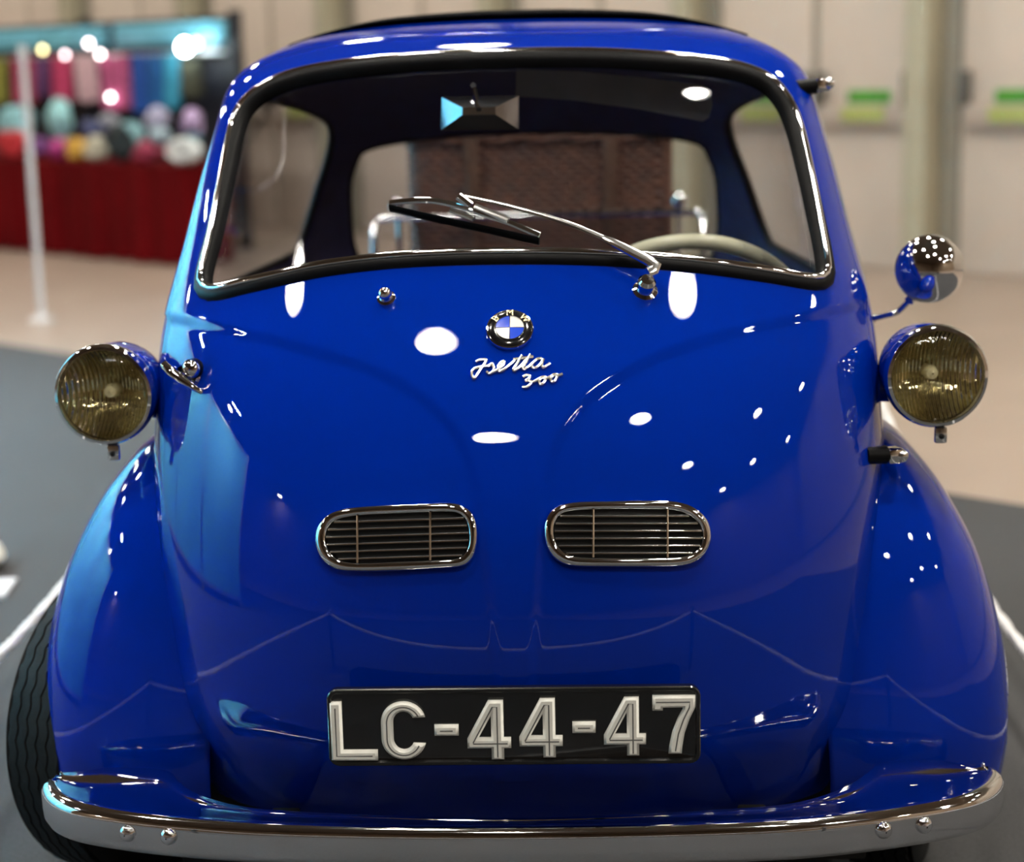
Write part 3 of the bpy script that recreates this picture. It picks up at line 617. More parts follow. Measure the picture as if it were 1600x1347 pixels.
# ---------------------------------------------------------------- wheels
def tyre_mesh():
    R, W = .252, .128; N = 220; mb = MB(); pr = []
    pr += [(-.045, .135, 0), (-.060, .150, 0), (-.066, .185, 0), (-.0665, .215, 0), (-.062, .236, 0), (-.054, .2465, 0)]
    ribs = np.linspace(-.048, .048, 6)
    for a, b in zip(ribs[:-1], ribs[1:]):
        crown = lambda x: R-.9*x*x
        pr += [(a, crown(a)-.008, 1), (a+.0018, crown(a), 1), (b-.0018, crown(b), 1), (b, crown(b)-.008, 1)]
    pr += [(x[0]*-1, x[1], 0) for x in pr[:6][::-1]]
    rows = []
    for x, r, zz in pr:
        a = np.arange(N)*2*math.pi/N; tri = np.abs(((np.arange(N)/N*44) % 1)*2-1)-.5
        xx = x+(.0050*tri if zz and abs(x) < .047 else 0*a); rows.append(np.stack([xx, r*np.cos(a), r*np.sin(a)], 1))
    V_, F_ = loops(rows); mb.add(V_, F_); return mb.mesh('tyre', M['tyre'], True, 35)
def rim_mesh():
    mb = MB(); mb.add(*lathe([(.135, -.045), (.132, -.02), (.12, -.015), (.11, .0), (.11, .03), (.08, .045), (.05, .05), (.05, .06), (.001, .066)], 40, (0, 0, 0), (1, 0, 0))); mb.add(*lathe([(.135, .05), (.128, .04), (.115, .0)], 40, (0, 0, 0), (1, 0, 0))); return mb.mesh('rim', M['paint'], True, 40)
def cap_mesh():
    mb = MB(); mb.add(*lathe([(.062, .052), (.060, .062), (.045, .075), (.02, .082), (.001, .083)], 32, (0, 0, 0), (1, 0, 0))); return mb.mesh('hub_cap', M['chrome'], True, 40)
tm, rm, cm = tyre_mesh(), rim_mesh(), cap_mesh()
for x, y, a, nm in ((-.622, .49, -25, 'front_wheel'), (.585, .50, -16, 'front_wheel'), (-.26, 1.78, 0, 'rear_wheel'), (.26, 1.78, 0, 'rear_wheel')):
    o = bpy.data.objects.new(nm, tm); COL.objects.link(o); attach(o, car); o['label'] = 'black tyre with zigzag grooves'
    o.matrix_basis = Matrix.Translation((x, y, .250)) @ Matrix.Rotation(math.radians(a+(180 if x < 0 else 0)), 4, 'Z')
    for n2, me in (('rim', rm), ('hub_cap', cm)): c = bpy.data.objects.new(n2, me); COL.objects.link(c); c.parent = o
# ---------------------------------------------------------------- headlamps
for px, py, sg in ((165, 616, -1), (1462, 587, 1)):
    c = at_y(px, py, .325); ax = unit((0.03*sg, -1, .02)); r = .0715
    MB_ = MB().add(*lathe([(r*.985, .004), (r*1.0, -.01), (r*.99, -.04), (r*.93, -.085), (r*.80, -.125), (r*.58, -.155), (r*.30, -.17), (.001, -.174)], 48, c, ax)); 
    hl = MB_.build('headlamp', M['paint'], car, label='bullet shaped blue headlamp shell')
    hl.data.flip_normals()
    MB().add(*lathe([(r*1.02, -.012), (r*1.045, -.004), (r*1.045, .006), (r*1.0, .014), (r*.94, .016), (r*.905, .012), (r*.90, .004)], 56, c, ax)).build('chrome_rim', M['chrome'], hl)
    # fluted lens
    u = unit(np.cross((0, 0, 1), ax)); v = np.cross(ax, u); mb = MB(); V_ = [c+ax*.0245]; F_ = []; NA, NRg = 180, 26
    for k in range(1, NRg+1):
        rr_ = r*.91*k/NRg
        for j in range(NA):
            a = 2*math.pi*j/NA; x, z = rr_*math.cos(a), rr_*math.sin(a); h = .0245-.0205*(k/NRg)**2.2; h -= .0012*abs(math.sin(x*math.pi/.0062))*(1 if k < NRg-1 else 0)
            V_.append(c+u*x+v*z+ax*h)
    F_ += [(0, 1+j, 1+(j+1) % NA) for j in range(NA)]
    for k in range(NRg-1):
        for j in range(NA): l = (j+1) % NA; F_.append((1+k*NA+j, 1+(k+1)*NA+j, 1+(k+1)*NA+l, 1+k*NA+l))
    mb.add(V_, F_); mb.build('fluted_lens', M['lens'], hl, sharp=None)
    MB().add(*lathe([(r*.91, .003), (r*.80, -.014), (r*.62, -.033), (r*.42, -.047), (r*.2, -.055), (.001, -.057)], 44, c, ax)).build('reflector', M['reflector'], hl)
    MB().add(*lathe([(.011, -.055), (.011, -.03), (.0085, -.022), (.001, -.018)], 16, c, ax)).build('bulb', M['bulb'], hl)
    MB().add(*box(c+np.array([.008, -.006, -r*1.045-.011]), (.018, .010, .024), .003)).build('rim_clip', M['brushed'], hl)
    MB().add(*lathe([(.004, -.001), (.004, .003), (.001, .004)], 10, c+np.array([.008, -.011, -r*1.045-.012]), (0, -1, 0))).build('clip_screw', M['dark'], hl)
    MB().add(*tube(crom([c+np.array([0, .09, -.02]), c+np.array([-sg*.035, .10, -.03]), c+np.array([-sg*.09, .11, -.03])], 10), .026, seg=16)).build('lamp_arm', M['paint'], hl)
# ---------------------------------------------------------------- air grilles in the door
def gr(pts, n=96): return crom(pts, n, True)
GL = [(540, 795), (575, 791), (640, 788), (700, 786), (722, 789), (740, 803), (747, 826), (746, 852), (738, 874), (722, 885), (690, 888), (620, 892), (560, 893), (525, 889), (503, 871), (495, 845), (499, 822), (515, 804)]
GLi = [(548, 809), (575, 806), (640, 803), (698, 801), (716, 803), (728, 812), (733, 830), (733, 850), (727, 864), (715, 872), (690, 874), (620, 877), (565, 879), (535, 875), (518, 861), (512, 843), (516, 825), (528, 814)]
GR = [(895, 785), (950, 783), (1010, 782), (1050, 783), (1080, 791), (1102, 810), (1109, 834), (1104, 858), (1087, 877), (1060, 885), (1010, 886), (950, 886), (900, 885), (875, 879), (858, 863), (850, 840), (851, 815), (864, 795)]
GRi = [(898, 799), (950, 797), (1010, 797), (1048, 798), (1072, 805), (1089, 819), (1095, 835), (1091, 853), (1076, 865), (1055, 870), (1010, 871), (950, 871), (905, 870), (885, 865), (872, 853), (866, 838), (867, 818), (878, 804)]
for Go, Gi, bars, sgn in ((GL, GLi, (562, 674), -1), (GR, GRi, (926, 1040), 1)):
    o_, i_ = gr(Go), gr(Gi); k0 = int(np.argmin(np.hypot(*(i_-o_[0]).T))); i_ = np.roll(i_, -k0, 0); md = .5*(o_+i_); E1 = .0045
    So = [surf(x, y, E1-.003) for x, y in o_]; So2 = [surf(x, y, E1+.0045) for x, y in o_*.88+i_*.12]; Sm = [surf(x, y, E1+.0065) for x, y in md]; Sm2 = [surf(x, y, E1+.0055) for x, y in i_*.88+o_*.12]; Si = [surf(x, y, E1+.001) for x, y in i_]; Sb = [surf(x, y, E1-.004) for x, y in i_]
    mb = MB(); mb.add(*loops([So, So2, Sm, Sm2, Si, Sb])); g = mb.build('air_grille', M['chrome'], car, sharp=None, label='chrome framed oval air grille')
    mb = MB(); bk = [[surf(x, y, E1-.0025) for x, y in i_.mean(0)+(i_-i_.mean(0))*k_] for k_ in (1, .8, .6, .4, .2, .01)]; mb.add(*loops(bk)); mb.build('grille_backing', M['dark'], g)
    ymin, ymax, xmin, xmax = i_[:, 1].min(), i_[:, 1].max(), i_[:, 0].min(), i_[:, 0].max(); tl = (i_[np.argmax(i_[:, 0]), 1]-i_[np.argmin(i_[:, 0]), 1])/(xmax-xmin); cm_ = i_.mean(0)
    def tiltc(px, py): return py-(px-cm_[0])*(-.030 if sgn < 0 else -.004)
    it = np.array([tiltc(x, y) for x, y in i_]); y0, y1 = it.min(), it.max()
    for q in range(6):
        yy = y0+(y1-y0)*(q+.9)/6.55; X = []
        for j in range(len(i_)):
            a, b = it[j], it[(j+1) % len(it)]
            if (a-yy)*(b-yy) <= 0 and a != b: X.append(i_[j, 0]+(i_[(j+1) % len(it), 0]-i_[j, 0])*(yy-a)/(b-a))
        xa, xb = min(X)+1, max(X)-1; xx = np.linspace(xa, xb, 14); P = [surf(x, yy+(x-cm_[0])*(-.030 if sgn < 0 else -.004), E1+.002) for x in xx]
        MB().add(*tube(P, .0026, .0016, normals=[(0, -.35, .93)]*14, seg=8)).build('slat', M['brushed'], g)
    for bx in bars:
        ii = sorted(range(len(i_)), key=lambda j: abs(i_[j, 0]-bx))[:4]; ya, yb = min(i_[j, 1] for j in ii), max(i_[j, 1] for j in ii)
        MB().add(*tube([surf(bx, y, E1+.005) for y in np.linspace(ya, yb, 8)], .0019, seg=8)).build('crossbar', M['chrome'], g)
# ---------------------------------------------------------------- round emblem
c = surf(797, 520, .004); n = front_n(c[0], c[2]); u = unit(np.array([1, 0, 0])-n*n[0]); v = np.cross(n, u); v = v if v[2] > 0 else -v; RE = .0325
em = MB().add(*lathe([(RE, -.003), (RE, .0035), (RE*.98, .0056), (RE*.93, .0062), (RE*.905, .0052)], 64, c, n)).build('round_emblem', M['chrome'], car, label='round black, blue and white enamel emblem')
MB().add(*lathe([(RE*.91, .0048), (RE*.8, .0068), (RE*.62, .0078), (RE*.60, .0078)], 64, c, n)).build('black_ring', M['enamelblk'], em)
MB().add(*lathe([(RE*.625, .0075), (RE*.62, .0090), (RE*.59, .0090), (RE*.585, .0078)], 64, c, n)).build('inner_ring', M['chrome'], em)
for q, mt in ((0, 'enamelwht'), (1, 'enamelblu'), (2, 'enamelwht'), (3, 'enamelblu')):
    V_ = []; F_ = []; m = 14
    for k in range(m+1):
        a = math.pi/2*(q+k/m*.985+.0075)
        V_.append(c+(u*math.cos(a)+v*math.sin(a))*RE*.59+n*.0082)
    V_.append(c+(u*math.cos(math.pi/2*(q+.5))+v*math.sin(math.pi/2*(q+.5)))*.0004+n*.0090); F_ = [(k, k+1, m+1) for k in range(m)]
    MB().add(V_, F_).build('enamel_quarter', M[mt], em)
for k_ in range(2):
    w = u if k_ == 0 else v; MB().add(*tube([c-w*RE*.59+n*.0084, c+w*RE*.59+n*.0084], .0005, seg=6)).build('quarter_divider', M['chrome'], em)
for ch, ang in (('B', 142), ('M', 90), ('W', 38)):
    a = math.radians(ang); ctr = c+(u*math.cos(a)+v*math.sin(a))*RE*.765+n*.0074; e1 = u*math.cos(a-math.pi/2)+v*math.sin(a-math.pi/2); e2 = u*math.cos(a)+v*math.sin(a)
    mesh_obj('emblem_letter', text_mesh('emblem_letter', ch, .0135, .0006, [M['gold']]), em, frame4(ctr, e1, e2, n))
# ---------------------------------------------------------------- script lettering
def zp(x, y): return (700+x*220/1600, 470+y*170/1236)
SCR = [[(318, 722), (370, 697), (432, 697), (436, 715), (400, 768), (350, 842), (305, 903), (282, 892), (274, 850), (290, 808), (345, 782), (410, 772), (470, 762)],
       [(455, 778), (500, 742), (512, 762), (524, 800), (505, 838), (468, 850), (440, 832)], [(505, 838), (545, 820), (600, 782), (640, 742), (632, 716), (598, 732), (572, 780), (580, 825), (628, 812), (690, 766), (760, 705)],
       [(842, 648), (800, 720), (745, 805), (765, 818), (822, 772), (880, 706)], [(935, 640), (895, 716), (852, 788), (872, 802), (925, 768), (960, 735)], [(742, 694), (830, 682), (972, 662)],
       [(1070, 684), (1015, 690), (965, 738), (958, 782), (1000, 786), (1052, 742), (1086, 690), (1068, 750), (1082, 786), (1125, 762), (1160, 738)]]
SC3 = [[(850, 892), (890, 870), (930, 882), (922, 908), (882, 934), (928, 934), (946, 958), (905, 1000), (846, 1004)], [(928, 938), (970, 945), (1020, 920), (1060, 898), (1102, 892), (1108, 925), (1078, 966), (1045, 970), (1040, 932), (1066, 902), (1120, 905), (1170, 885)],
       [(1170, 888), (1195, 868), (1235, 862), (1240, 892), (1208, 938), (1176, 940), (1170, 906), (1196, 874), (1248, 874), (1302, 858)]]
for nm, S, lb in (('script_lettering', SCR, 'silver script name on the door'), ('number_lettering', SC3, 'silver script number on the door')):
    mb = MB()
    for st in S:
        q = crom(st, 10*len(st)); P = [surf(*zp(x, y), .0062) for x, y in q]; nn = [front_n(p[0], p[2]) for p in P]; mb.add(*tube(P, .0023, .0020, normals=nn, seg=8))
    mb.build(nm, M['brushed'], car, label=lb)
# ---------------------------------------------------------------- number plate
PY = -.022; pc = [at_y(x, y, PY) for x, y in ((511, 1079), (1093, 1067), (1096, 1186), (515, 1201))]
pl_, pr_, pt_, pb_ = (pc[0][0]+pc[3][0])/2, (pc[1][0]+pc[2][0])/2, (pc[0][2]+pc[1][2])/2, (pc[2][2]+pc[3][2])/2
cx, cz, pw, ph = (pl_+pr_)/2, (pt_+pb_)/2, pr_-pl_, pt_-pb_
mb = MB(); rc = .014
def rrect(w, h, r, k=6): return [(sx*(w/2-r)+r*math.cos(a), sz*(h/2-r)+r*math.sin(a)) for sx, sz, a0 in ((1, 1, 0), (-1, 1, 90), (-1, -1, 180), (1, -1, 270)) for a in [math.radians(a0+90*i/k) for i in range(k+1)]]
Ls = [[(cx+x, y, cz+z) for x, z in rrect(pw-d, ph-d, rc-d/2)] for d, y in ((0, PY+.006), (0, PY-.003), (.003, PY-.005), (.010, PY-.005), (.014, PY-.0015), (.016, PY-.001))]
mb.add(*loops(Ls)); nb = len(Ls[0]); mb.f.append(tuple(range(5*nb, 6*nb))); mb.m.append(0); mb.f.append(tuple(range(nb-1, -1, -1))); mb.m.append(0)
pltob = mb.build('number_plate', M['plate'], car, sharp=30, label='black number plate with raised white characters')
for sx in (-1, 1): MB().add(*tube([(cx+sx*.12, PY+.004, cz), (cx+sx*.12, .06, cz)], .008, seg=10)).build('plate_stud', M['dark'], pltob)
ST = .20
def arc(cx_, cy_, rx, ry, a0, a1, k=18): return [(cx_+rx*math.cos(math.radians(a0+(a1-a0)*i/k)), cy_+ry*math.sin(math.radians(a0+(a1-a0)*i/k))) for i in range(k+1)]
# outlines in a unit-high cell, and centre lines of the grooves
CH = {'L': ([[(0, 0), (.74, 0), (.74, .18), (.20, .18), (.20, 1), (0, 1)]], [[(.10, .90), (.10, .09), (.66, .09)]]),
      'C': ([arc(.36, .64, .36, .36, 14, 180)+arc(.36, .36, .36, .36, 180, 346)+arc(.36, .36, .165, .19, 336, 180)+arc(.36, .64, .165, .19, 180, 24)], [arc(.36, .64, .265, .275, 24, 180)+arc(.36, .36, .265, .275, 180, 336)]),
      '-': ([[(0, .40), (.38, .40), (.38, .59), (0, .59)]], [[(.09, .495), (.29, .495)]]),
      '4': ([[(.40, 0), (.61, 0), (.61, .19), (.73, .19), (.73, .37), (.61, .37), (.61, 1), (.36, 1), (0, .35), (0, .19), (.40, .19)], [(.40, .37), (.19, .37), (.40, .74)]], [[(.505, .05), (.505, .90), (.43, .90), (.10, .30), (.10, .28), (.67, .28)]]),
      '7': ([[(0, 1), (.74, 1), (.74, .80), (.64, .60), (.55, .35), (.51, .12), (.50, 0), (.27, 0), (.29, .15), (.34, .38), (.43, .60), (.52, .76), (.52, .79), (.18, .79), (.18, .74), (0, .74)]], [[(.06, .895), (.64, .895), (.63, .80), (.53, .60), (.44, .35), (.39, .06)]])}
BOX = [('L', 517, 587, 1097, 1190), ('C', 597, 663, 1097, 1188), ('-', 680, 715, 1096, 1187), ('4', 731, 797, 1095, 1188), ('4', 812, 878, 1092, 1185), ('-', 895, 930, 1091, 1183), ('4', 944, 1009, 1090, 1182), ('7', 1020, 1087, 1087, 1179)]
for ch, x0, x1, y0, y1 in BOX:
    a = at_y(x0, y1, PY-.006); b = at_y(x1, y0, PY-.006); sc = b[2]-a[2]; outl, grv = CH[ch]; wmax = max(p[0] for p in outl[0]); fx = (b[0]-a[0])/wmax
    me = curve_mesh('plate_character', [[(p[0]*fx, p[1]*sc) for p in o] for o in outl], .0022, .0034, [M['white'], M['groove']])
    bm = bmesh.new(); bm.from_mesh(me)
    mbx = MB()
    for g_ in grv: mbx.add(*tube([(p[0]*fx, p[1]*sc, .0054) for p in g_], .0010, .0006, normals=[(0, 0, 1)]*len(g_), seg=6))
    vs = [bm.verts.new(p) for p in mbx.v]
    for f in mbx.f:
        try: bm.faces.new([vs[i] for i in f]).material_index = 1
        except ValueError: pass
    bm.to_mesh(me); bm.free()
    mesh_obj('plate_character', me, pltob, frame4((a[0], PY-.0015, a[2]), (1, 0, 0), (0, 0, 1), (0, -1, 0)))
# ---------------------------------------------------------------- wiper
hubp = surf(1007, 458, .0); hn = front_n(hubp[0], hubp[2])
wp = MB().add(*lathe([(.018, .003), (.0175, .007), (.0125, .010), (.0115, .022), (.0125, .026), (.009, .031), (.001, .032)], 28, hubp, hn)).build('wiper', M['chrome'], car, label='chrome windscreen wiper resting on the glass')
apx = crom([(1008, 447), (1020, 440), (990, 422), (940, 396), (880, 371), (800, 346), (722, 327)], 40); offs = np.interp(np.linspace(0, 1, 40), [0, .06, .5, 1], [.030, .034, .034, .030])
P = [surf(x, y, o) for (x, y), o in zip(apx, offs)]; nn = [front_n(p[0], p[2]) for p in P]
MB().add(*tube(P, np.interp(np.linspace(0, 1, 40), [0, .05, .30, .31, 1], [.0085, .0085, .0062, .0040, .0034]), np.interp(np.linspace(0, 1, 40), [0, .05, .30, .31, 1], [.006, .006, .0045, .0026, .0022]), normals=nn, seg=10)).build('wiper_arm', M['brushed'], wp, sharp=30)
def wline(a, b, o0, o1, k=20): return [surf(a[0]+(b[0]-a[0])*i/(k-1), a[1]+(b[1]-a[1])*i/(k-1)+3.5*math.sin(math.pi*i/(k-1))*0, o0+(o1-o0)*i/(k-1)) for i in range(k)]
bl = crom([(611, 331), (680, 347), (750, 362), (843, 383)], 30); P = [surf(x, y, .008) for x, y in bl]; nn = [front_n(p[0], p[2]) for p in P]
MB().add(*tube(P, .0030, .0085, normals=nn, seg=8)).build('rubber_blade', M['rubber'], wp)
br = crom([(612, 327), (660, 327), (700, 334), (740, 347), (800, 364), (843, 378)], 40); P = [surf(x, y, o) for (x, y), o in zip(br, np.interp(np.linspace(0, 1, 40), [0, .3, .55, .8, 1], [.014, .022, .026, .021, .014]))]; nn = [front_n(p[0], p[2]) for p in P]
MB().add(*tube(P, .0052, .0035, normals=nn, seg=8)).build('blade_bridge', M['chrome'], wp)
P = wline((706, 342), (742, 356), .019, .019, 8); MB().add(*tube(P, .0045, .0040, normals=[front_n(p[0], p[2]) for p in P], seg=8)).build('blade_clip', M['brushed'], wp)
P = wline((720, 330), (738, 340), .032, .026, 6); MB().add(*tube(P, .0072, .0050, normals=[front_n(p[0], p[2]) for p in P], seg=8)).build('arm_clip', M['chrome'], wp)
P = wline((744, 343), (795, 361), .027, .024, 8); MB().add(*tube(P, .0062, .0040, normals=[front_n(p[0], p[2]) for p in P], seg=8)).build('bridge_sleeve', M['brushed'], wp)
# washer jet
p = surf(605, 470, .004); n = front_n(p[0], p[2])
wj = MB().add(*lathe([(.0135, -.001), (.013, .003), (.0095, .005), (.009, .010), (.0098, .013), (.008, .018), (.004, .021), (.001, .0215)], 24, p, n)).build('washer_jet', M['chrome'], car)
# ---------------------------------------------------------------- door handle
hp = surf(303, 590, .0); hn = front_n(hp[0], hp[2]); hy = hp[1]-.022
dh = MB().add(*lathe([(.016, .0), (.015, .005), (.010, .008), (.009, .026)], 28, hp, hn)).build('door_handle', M['chrome'], car, label='chrome lever handle on the door edge')
lv = [at_y(x, y, hy+d) for x, y, d in ((256, 568, .004), (266, 578, .0), (284, 592, -.003), (302, 604, -.003), (318, 613, .0), (329, 619, .004))]
MB().add(*tube(crom(lv, 30), np.interp(np.linspace(0, 1, 30), [0, .2, .6, 1], [.0075, .0100, .0070, .0045]), np.interp(np.linspace(0, 1, 30), [0, .2, .6, 1], [.006, .0070, .005, .0035]), seg=12)).build('lever', M['chrome'], dh)
kp = at_y(299, 577, hy+.008); MB().add(*lathe([(.0145, -.016), (.015, -.002), (.0142, .001)], 28, kp, unit((-.05, -1, .1)))).build('lock_collar', M['rubber'], dh)
MB().add(*lathe([(.0135, .0), (.0120, .005), (.008, .0085), (.001, .010)], 28, kp, unit((-.05, -1, .1)))).build('lock_button', M['chrome'], dh)
# ---------------------------------------------------------------- hinges on the other edge
for (ax_, ay_), (bx_, by_), yy, rr_ in (((1352, 712), (1390, 714), .30, .0125), ((1244, 138), (1276, 134), .60, .0125)):
    A = surf(ax_+10, ay_, .016); B_ = surf(ax_+18, ay_, .016); d = unit(at_y(bx_, by_, A[1])-at_y(ax_, ay_, A[1])); A = at_y(ax_, ay_, A[1]); d2 = unit(d+np.array([0, .35, 0]))
    L = abs(bx_-ax_)*(A[1]-CAM[1])/FPX
    hg = MB().add(*tube(crom([A, A+d2*L*.5, A+d2*L], 8), rr_, seg=18)).build('door_hinge', M['rubber'], car, label='black rubber sleeved door hinge')
    e = A+d2*L
    MB().add(*box(e+d2*.010, (.024, .026, .022), .004, rotz(.3))).build('hinge_bracket', M['chrome'], hg)
    MB().add(*lathe([(.0095, -.013), (.0095, .013), (.006, .016), (.001, .017)], 16, e+d2*.022, (0, -1, .1), cap=True)).build('hinge_pin', M['brushed'], hg)
    MB().add(*tube([e+d2*.01, e+d2*.01+np.array([-.004, .05, -.004])], .008, seg=10)).build('hinge_strap', M['dark'], hg)
# ---------------------------------------------------------------- wing mirror
mc = at_y(1450, 419, .56); mr = .0535
mi = MB().add(*lathe([(mr*.97, .004), (mr*1.0, -.004), (mr*.995, -.010), (mr*.95, -.020), (mr*.84, -.032), (mr*.66, -.043), (mr*.4, -.051), (mr*.15, -.0545), (.001, -.055)], 48, mc, unit((-.10, 1, .02)))).build('wing_mirror', M['chrome'], car, label='round chrome wing mirror on a thin bent arm')
mi.data.flip_normals()
MB().add(*lathe([(mr*.95, .003), (mr*.9, .0035), (.001, .004)], 40, mc, unit((-.10, 1, .02)))).build('mirror_glass', M['brushed'], mi)
a = at_y(1362, 498, .63); b = at_y(1398, 490, .60); d = at_y(1424, 466, .565); MB().add(*tube(crom([a, b+np.array([-.004, 0, 0]), b+np.array([.006, 0, .004]), d], 24), .0048, seg=10)).build('mirror_arm', M['chrome'], mi)
MB().add(*lathe([(.010, -.012), (.0105, .0), (.006, .006), (.001, .007)], 20, a, unit((1, -.4, .1)))).build('arm_foot', M['chrome'], mi)
MB().add(*tube([d+np.array([-.004, -.002, -.004]), d+np.array([.012, .01, .012])], .008, seg=10)).build('arm_joint', M['chrome'], mi)
# ---------------------------------------------------------------- interior
sc = np.array([.272, .70, .832]); sn = unit((0, .80, .60)); su = np.array([1., 0, 0]); sv = np.cross(sn, su); sv = sv if sv[2] > 0 else -sv
ringp = [sc+(su*math.cos(a)+sv*math.sin(a))*.19 for a in np.linspace(0, 2*math.pi, 72, endpoint=False)]
sw = MB().add(*tube(ringp, .0125, closed=True, seg=14)).build('steering_wheel', M['cream'], car, sharp=None, label='cream two spoke steering wheel')
for sg in (-1, 1): MB().add(*tube([sc-sn*.03+su*sg*.02, sc-sn*.012+su*sg*.18-sv*.02], [.012, .009], seg=10)).build('spoke', M['cream'], sw)
MB().add(*lathe([(.035, -.05), (.036, -.03), (.03, -.015), (.001, -.010)], 24, sc, sn)).build('hub', M['cream'], sw)
MB().add(*tube([sc-sn*.04, sc-sn*.30], .016, seg=12)).build('steering_column', M['dark'], sw)
# rear view mirror
q = [at_y(x, y, .56) for x, y in ((689, 151), (811, 149), (812, 203), (688, 204))]; cc_ = sum(q)/4; fwd = np.array([0, -.014, 0])
back = [p+np.array([0, .010, 0]) for p in q]; mid = [cc_+(p-cc_)*np.array([.97, 1, .95])+fwd*.15 for p in q]; inn2 = [cc_+(p-cc_)*np.array([.42, 1, .22])+fwd*2.0+np.array([0, 0, .004]) for p in q]
mb = MB(); V_ = back+q+mid+inn2; F_ = [(3, 2, 1, 0), (12, 13, 14, 15)]
for r_ in range(3): F_ += [(r_*4+k, r_*4+(k+1) % 4, (r_+1)*4+(k+1) % 4, (r_+1)*4+k) for k in range(4)]
mb.add(V_, F_); rv = mb.build('rear_view_mirror', M['brushed'], car, sharp=20, label='rectangular chrome backed rear view mirror')
st_ = at_y(741, 136, .565); tp_ = surf(738, 116, -.02); MB().add(*tube(crom([cc_+fwd*2.2+np.array([0, 0, .006]), st_, tp_], 12), .0045, seg=8)).build('mirror_stem', M['chrome'], rv)
# sun visor
q = [at_y(x, y, .66) for x, y in ((807, 108), (905, 112), (1010, 122), (1098, 133), (1111, 142), (1113, 165), (1108, 184), (1098, 190), (1000, 171), (900, 157), (806, 150))]
mb = MB(); k = len(q); mb.add(q+[p+np.array([0, .008, 0]) for p in q], [tuple(range(k)), tuple(range(2*k-1, k-1, -1))]+[(j, k+j, k+(j+1) % k, (j+1) % k) for j in range(k)]); mb.build('sun_visor', M['visor'], car, smooth=False, label='grey sun visor folded up behind the windscreen')
# bench seat (below the line of sight) 
se = MB().add(*box((0, 1.22, .46), (.88, .46, .15), .05, segs=4)).build('bench_seat', M['seat'], car)
MB().add(*box((0, 1.49, .62), (.80, .12, .36), .05, Matrix.Rotation(math.radians(-12), 3, 'X'), segs=4)).build('seat_back', M['seat'], se)
MB().add(*box((0, 1.24, .29), (.7, .4, .18), .01)).build('seat_base', M['dark'], se)
# luggage rack
rail = crom([(-.395, 2.0, .62), (-.395, 2.10, .80), (-.395, 2.15, .885), (-.37, 2.16, .897), (-.2, 2.165, .898), (0, 2.165, .898), (.2, 2.165, .898), (.37, 2.16, .897), (.395, 2.15, .885), (.395, 2.10, .80), (.395, 2.0, .62)], 80)
lr = MB().add(*tube(rail, .0085, seg=12)).build('luggage_rack', M['chrome'], car, sharp=None, label='chrome tube luggage rack on the tail')
fl_ = crom([(-.34, 2.0, .60), (-.34, 2.45, .598), (-.30, 2.60, .598), (0, 2.63, .598), (.30, 2.60, .598), (.34, 2.45, .598), (.34, 2.0, .60)], 60); MB().add(*tube(fl_, .010, seg=12)).build('rack_tray_rail', M['chrome'], lr)
for x in (-.2, -.07, .07, .2): MB().add(*tube([(x, 2.05, .598), (x, 2.62, .598)], .007, seg=8)).build('rack_slat', M['chrome'], lr)
for sg in (-1, 1):
    MB().add(*tube([(sg*.34, 2.16, .60), (sg*.34, 2.165, .90), (sg*.34, 2.165, .915)], .007, seg=8)).build('rack_upright', M['chrome'], lr)
    MB().add(*lathe([(.001, .0), (.012, .003), (.019, .013), (.021, .022), (.018, .033), (.010, .041), (.001, .043)], 20, (sg*.34, 2.165, .905), (0, 0, 1))).build('rack_finial', M['chrome'], lr)
# ---------------------------------------------------------------- wicker trunk on the rack
bk = thing('wicker_trunk', (.01, 2.40, .609), 'brown wicker trunk with leather straps on the rack behind the rear window', 'wicker basket')
X0, X1, Y0, Y1, Z0, Z1 = -.315, .325, 2.20, 2.56, .609, 1.075
per = []; rc = .03
for (cx_, cy_, a0) in ((X1-rc, Y0+rc, -90), (X1-rc, Y1-rc, 0), (X0+rc, Y1-rc, 90), (X0+rc, Y0+rc, 180)):
    for i in range(7): a = math.radians(a0+15*i); per.append((cx_+rc*math.cos(a), cy_+rc*math.sin(a)))
per.append(per[0]); per = np.array(per); s = np.concatenate([[0], np.cumsum(np.hypot(*np.diff(per, axis=0).T))]); NP = 420; uu = np.linspace(0, s[-1], NP, endpoint=False); PX = np.stack([np.interp(uu, s, per[:, 0]), np.interp(uu, s, per[:, 1])], 1)
tg = np.roll(PX, -1, 0)-np.roll(PX, 1, 0); no = np.stack([tg[:, 1], -tg[:, 0]], 1); no /= np.linalg.norm(no, axis=1, keepdims=True)
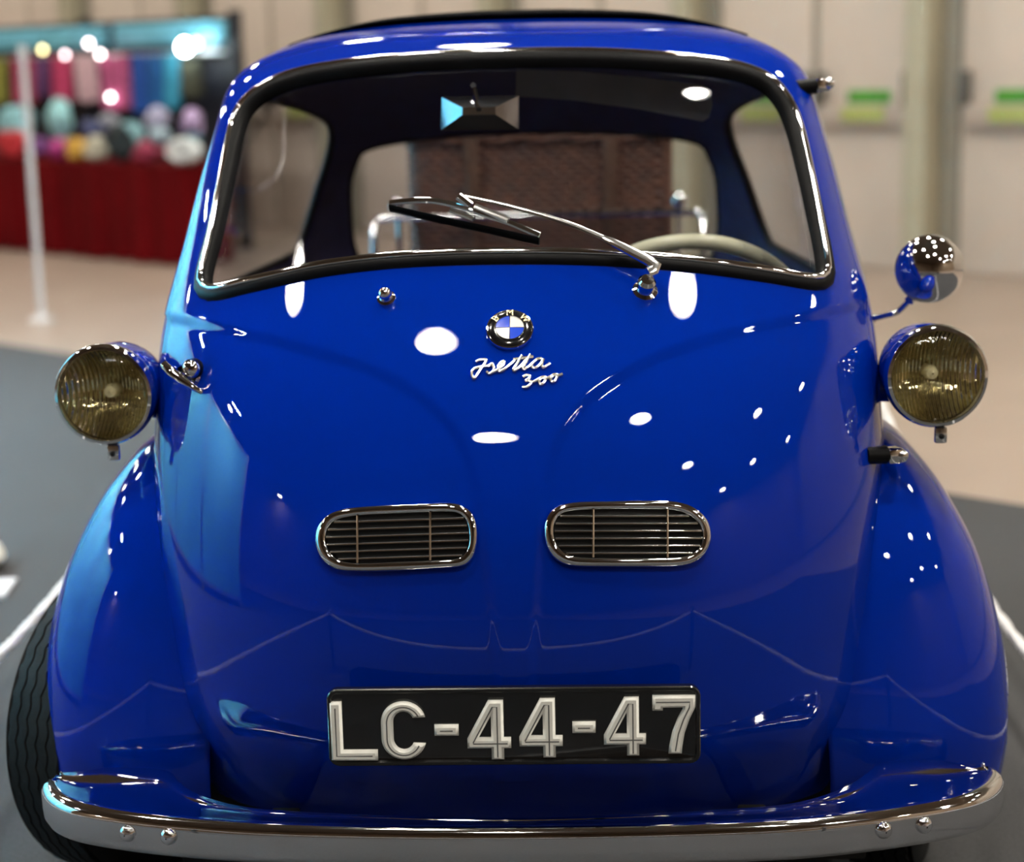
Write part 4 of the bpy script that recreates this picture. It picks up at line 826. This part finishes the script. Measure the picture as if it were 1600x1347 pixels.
def weave(z0, z1, nz, pit=.0125):
    rows = []
    for z in np.linspace(z0, z1, nz):
        b = (z-Z0)/pit; st = int(math.floor(b)); bulge = abs(math.sin(math.pi*b)); ph = math.pi*(st % 2)
        d = .004*bulge*(.6+.9*np.cos(2*math.pi*uu/.034+ph)); q = PX+no*d[:, None]; rows.append(np.concatenate([q, np.full((NP, 1), z)], 1))
    return rows
rw = weave(Z0, Z1, 150); V_, F_ = loops(rw); mb = MB(); mb.add(V_, F_); mb.f.append(tuple(range(NP-1, -1, -1))); mb.m.append(0); mb.build('woven_body', M['wicker'], bk, sharp=None)
lidr = weave(Z1+.008, 1.120, 16); mb = MB(); V_, F_ = loops([r+np.concatenate([no*.008, np.zeros((NP, 1))], 1) for r in lidr]); mb.add(V_, F_); nV = len(mb.v); topr = lidr[-1]; c0 = topr.mean(0); 
inner = [(c0*(1-f)+topr*f)+np.array([0, 0, .018*(1-f*f)]) for f in (.9, .6, .3, .02)]; V2, F2 = loops([topr+np.concatenate([no*.008, np.zeros((NP, 1))], 1)]+inner); mb.add(V2, F2); mb.build('woven_lid', M['wicker'], bk, sharp=None)
for z, r_ in ((Z0+.010, .010), (Z1+.004, .009), (1.120, .010)):
    q = np.concatenate([PX+no*.006, np.full((NP, 1), z)], 1)[::4]; mb = MB()
    for ph in (0, math.pi):
        aa = np.arange(len(q))*.55+ph; qq = q.copy(); qq[:, 2] += .005*np.sin(aa); qq[:, :2] += no[::4]*(.005*np.cos(aa))[:, None]; mb.add(*tube(qq, .006, closed=True, seg=6))
    mb.build('braided_rim', M['wicker'], bk, sharp=None)
for x in (-.16, .175):
    MB().add(*tube([(x, Y0-.006, Z0+.03), (x, Y0-.008, .85), (x, Y0-.016, 1.09), (x, Y0-.002, 1.132), (x, 2.38, 1.146), (x, Y1, 1.134), (x, Y1+.016, 1.09), (x, Y1+.008, .7)], .018, .003, normals=[(0, -1, 0)]*3+[(0, -.5, 1), (0, 0, 1), (0, .5, 1), (0, 1, 0), (0, 1, 0)], seg=8)).build('leather_strap', M['leather'], bk)
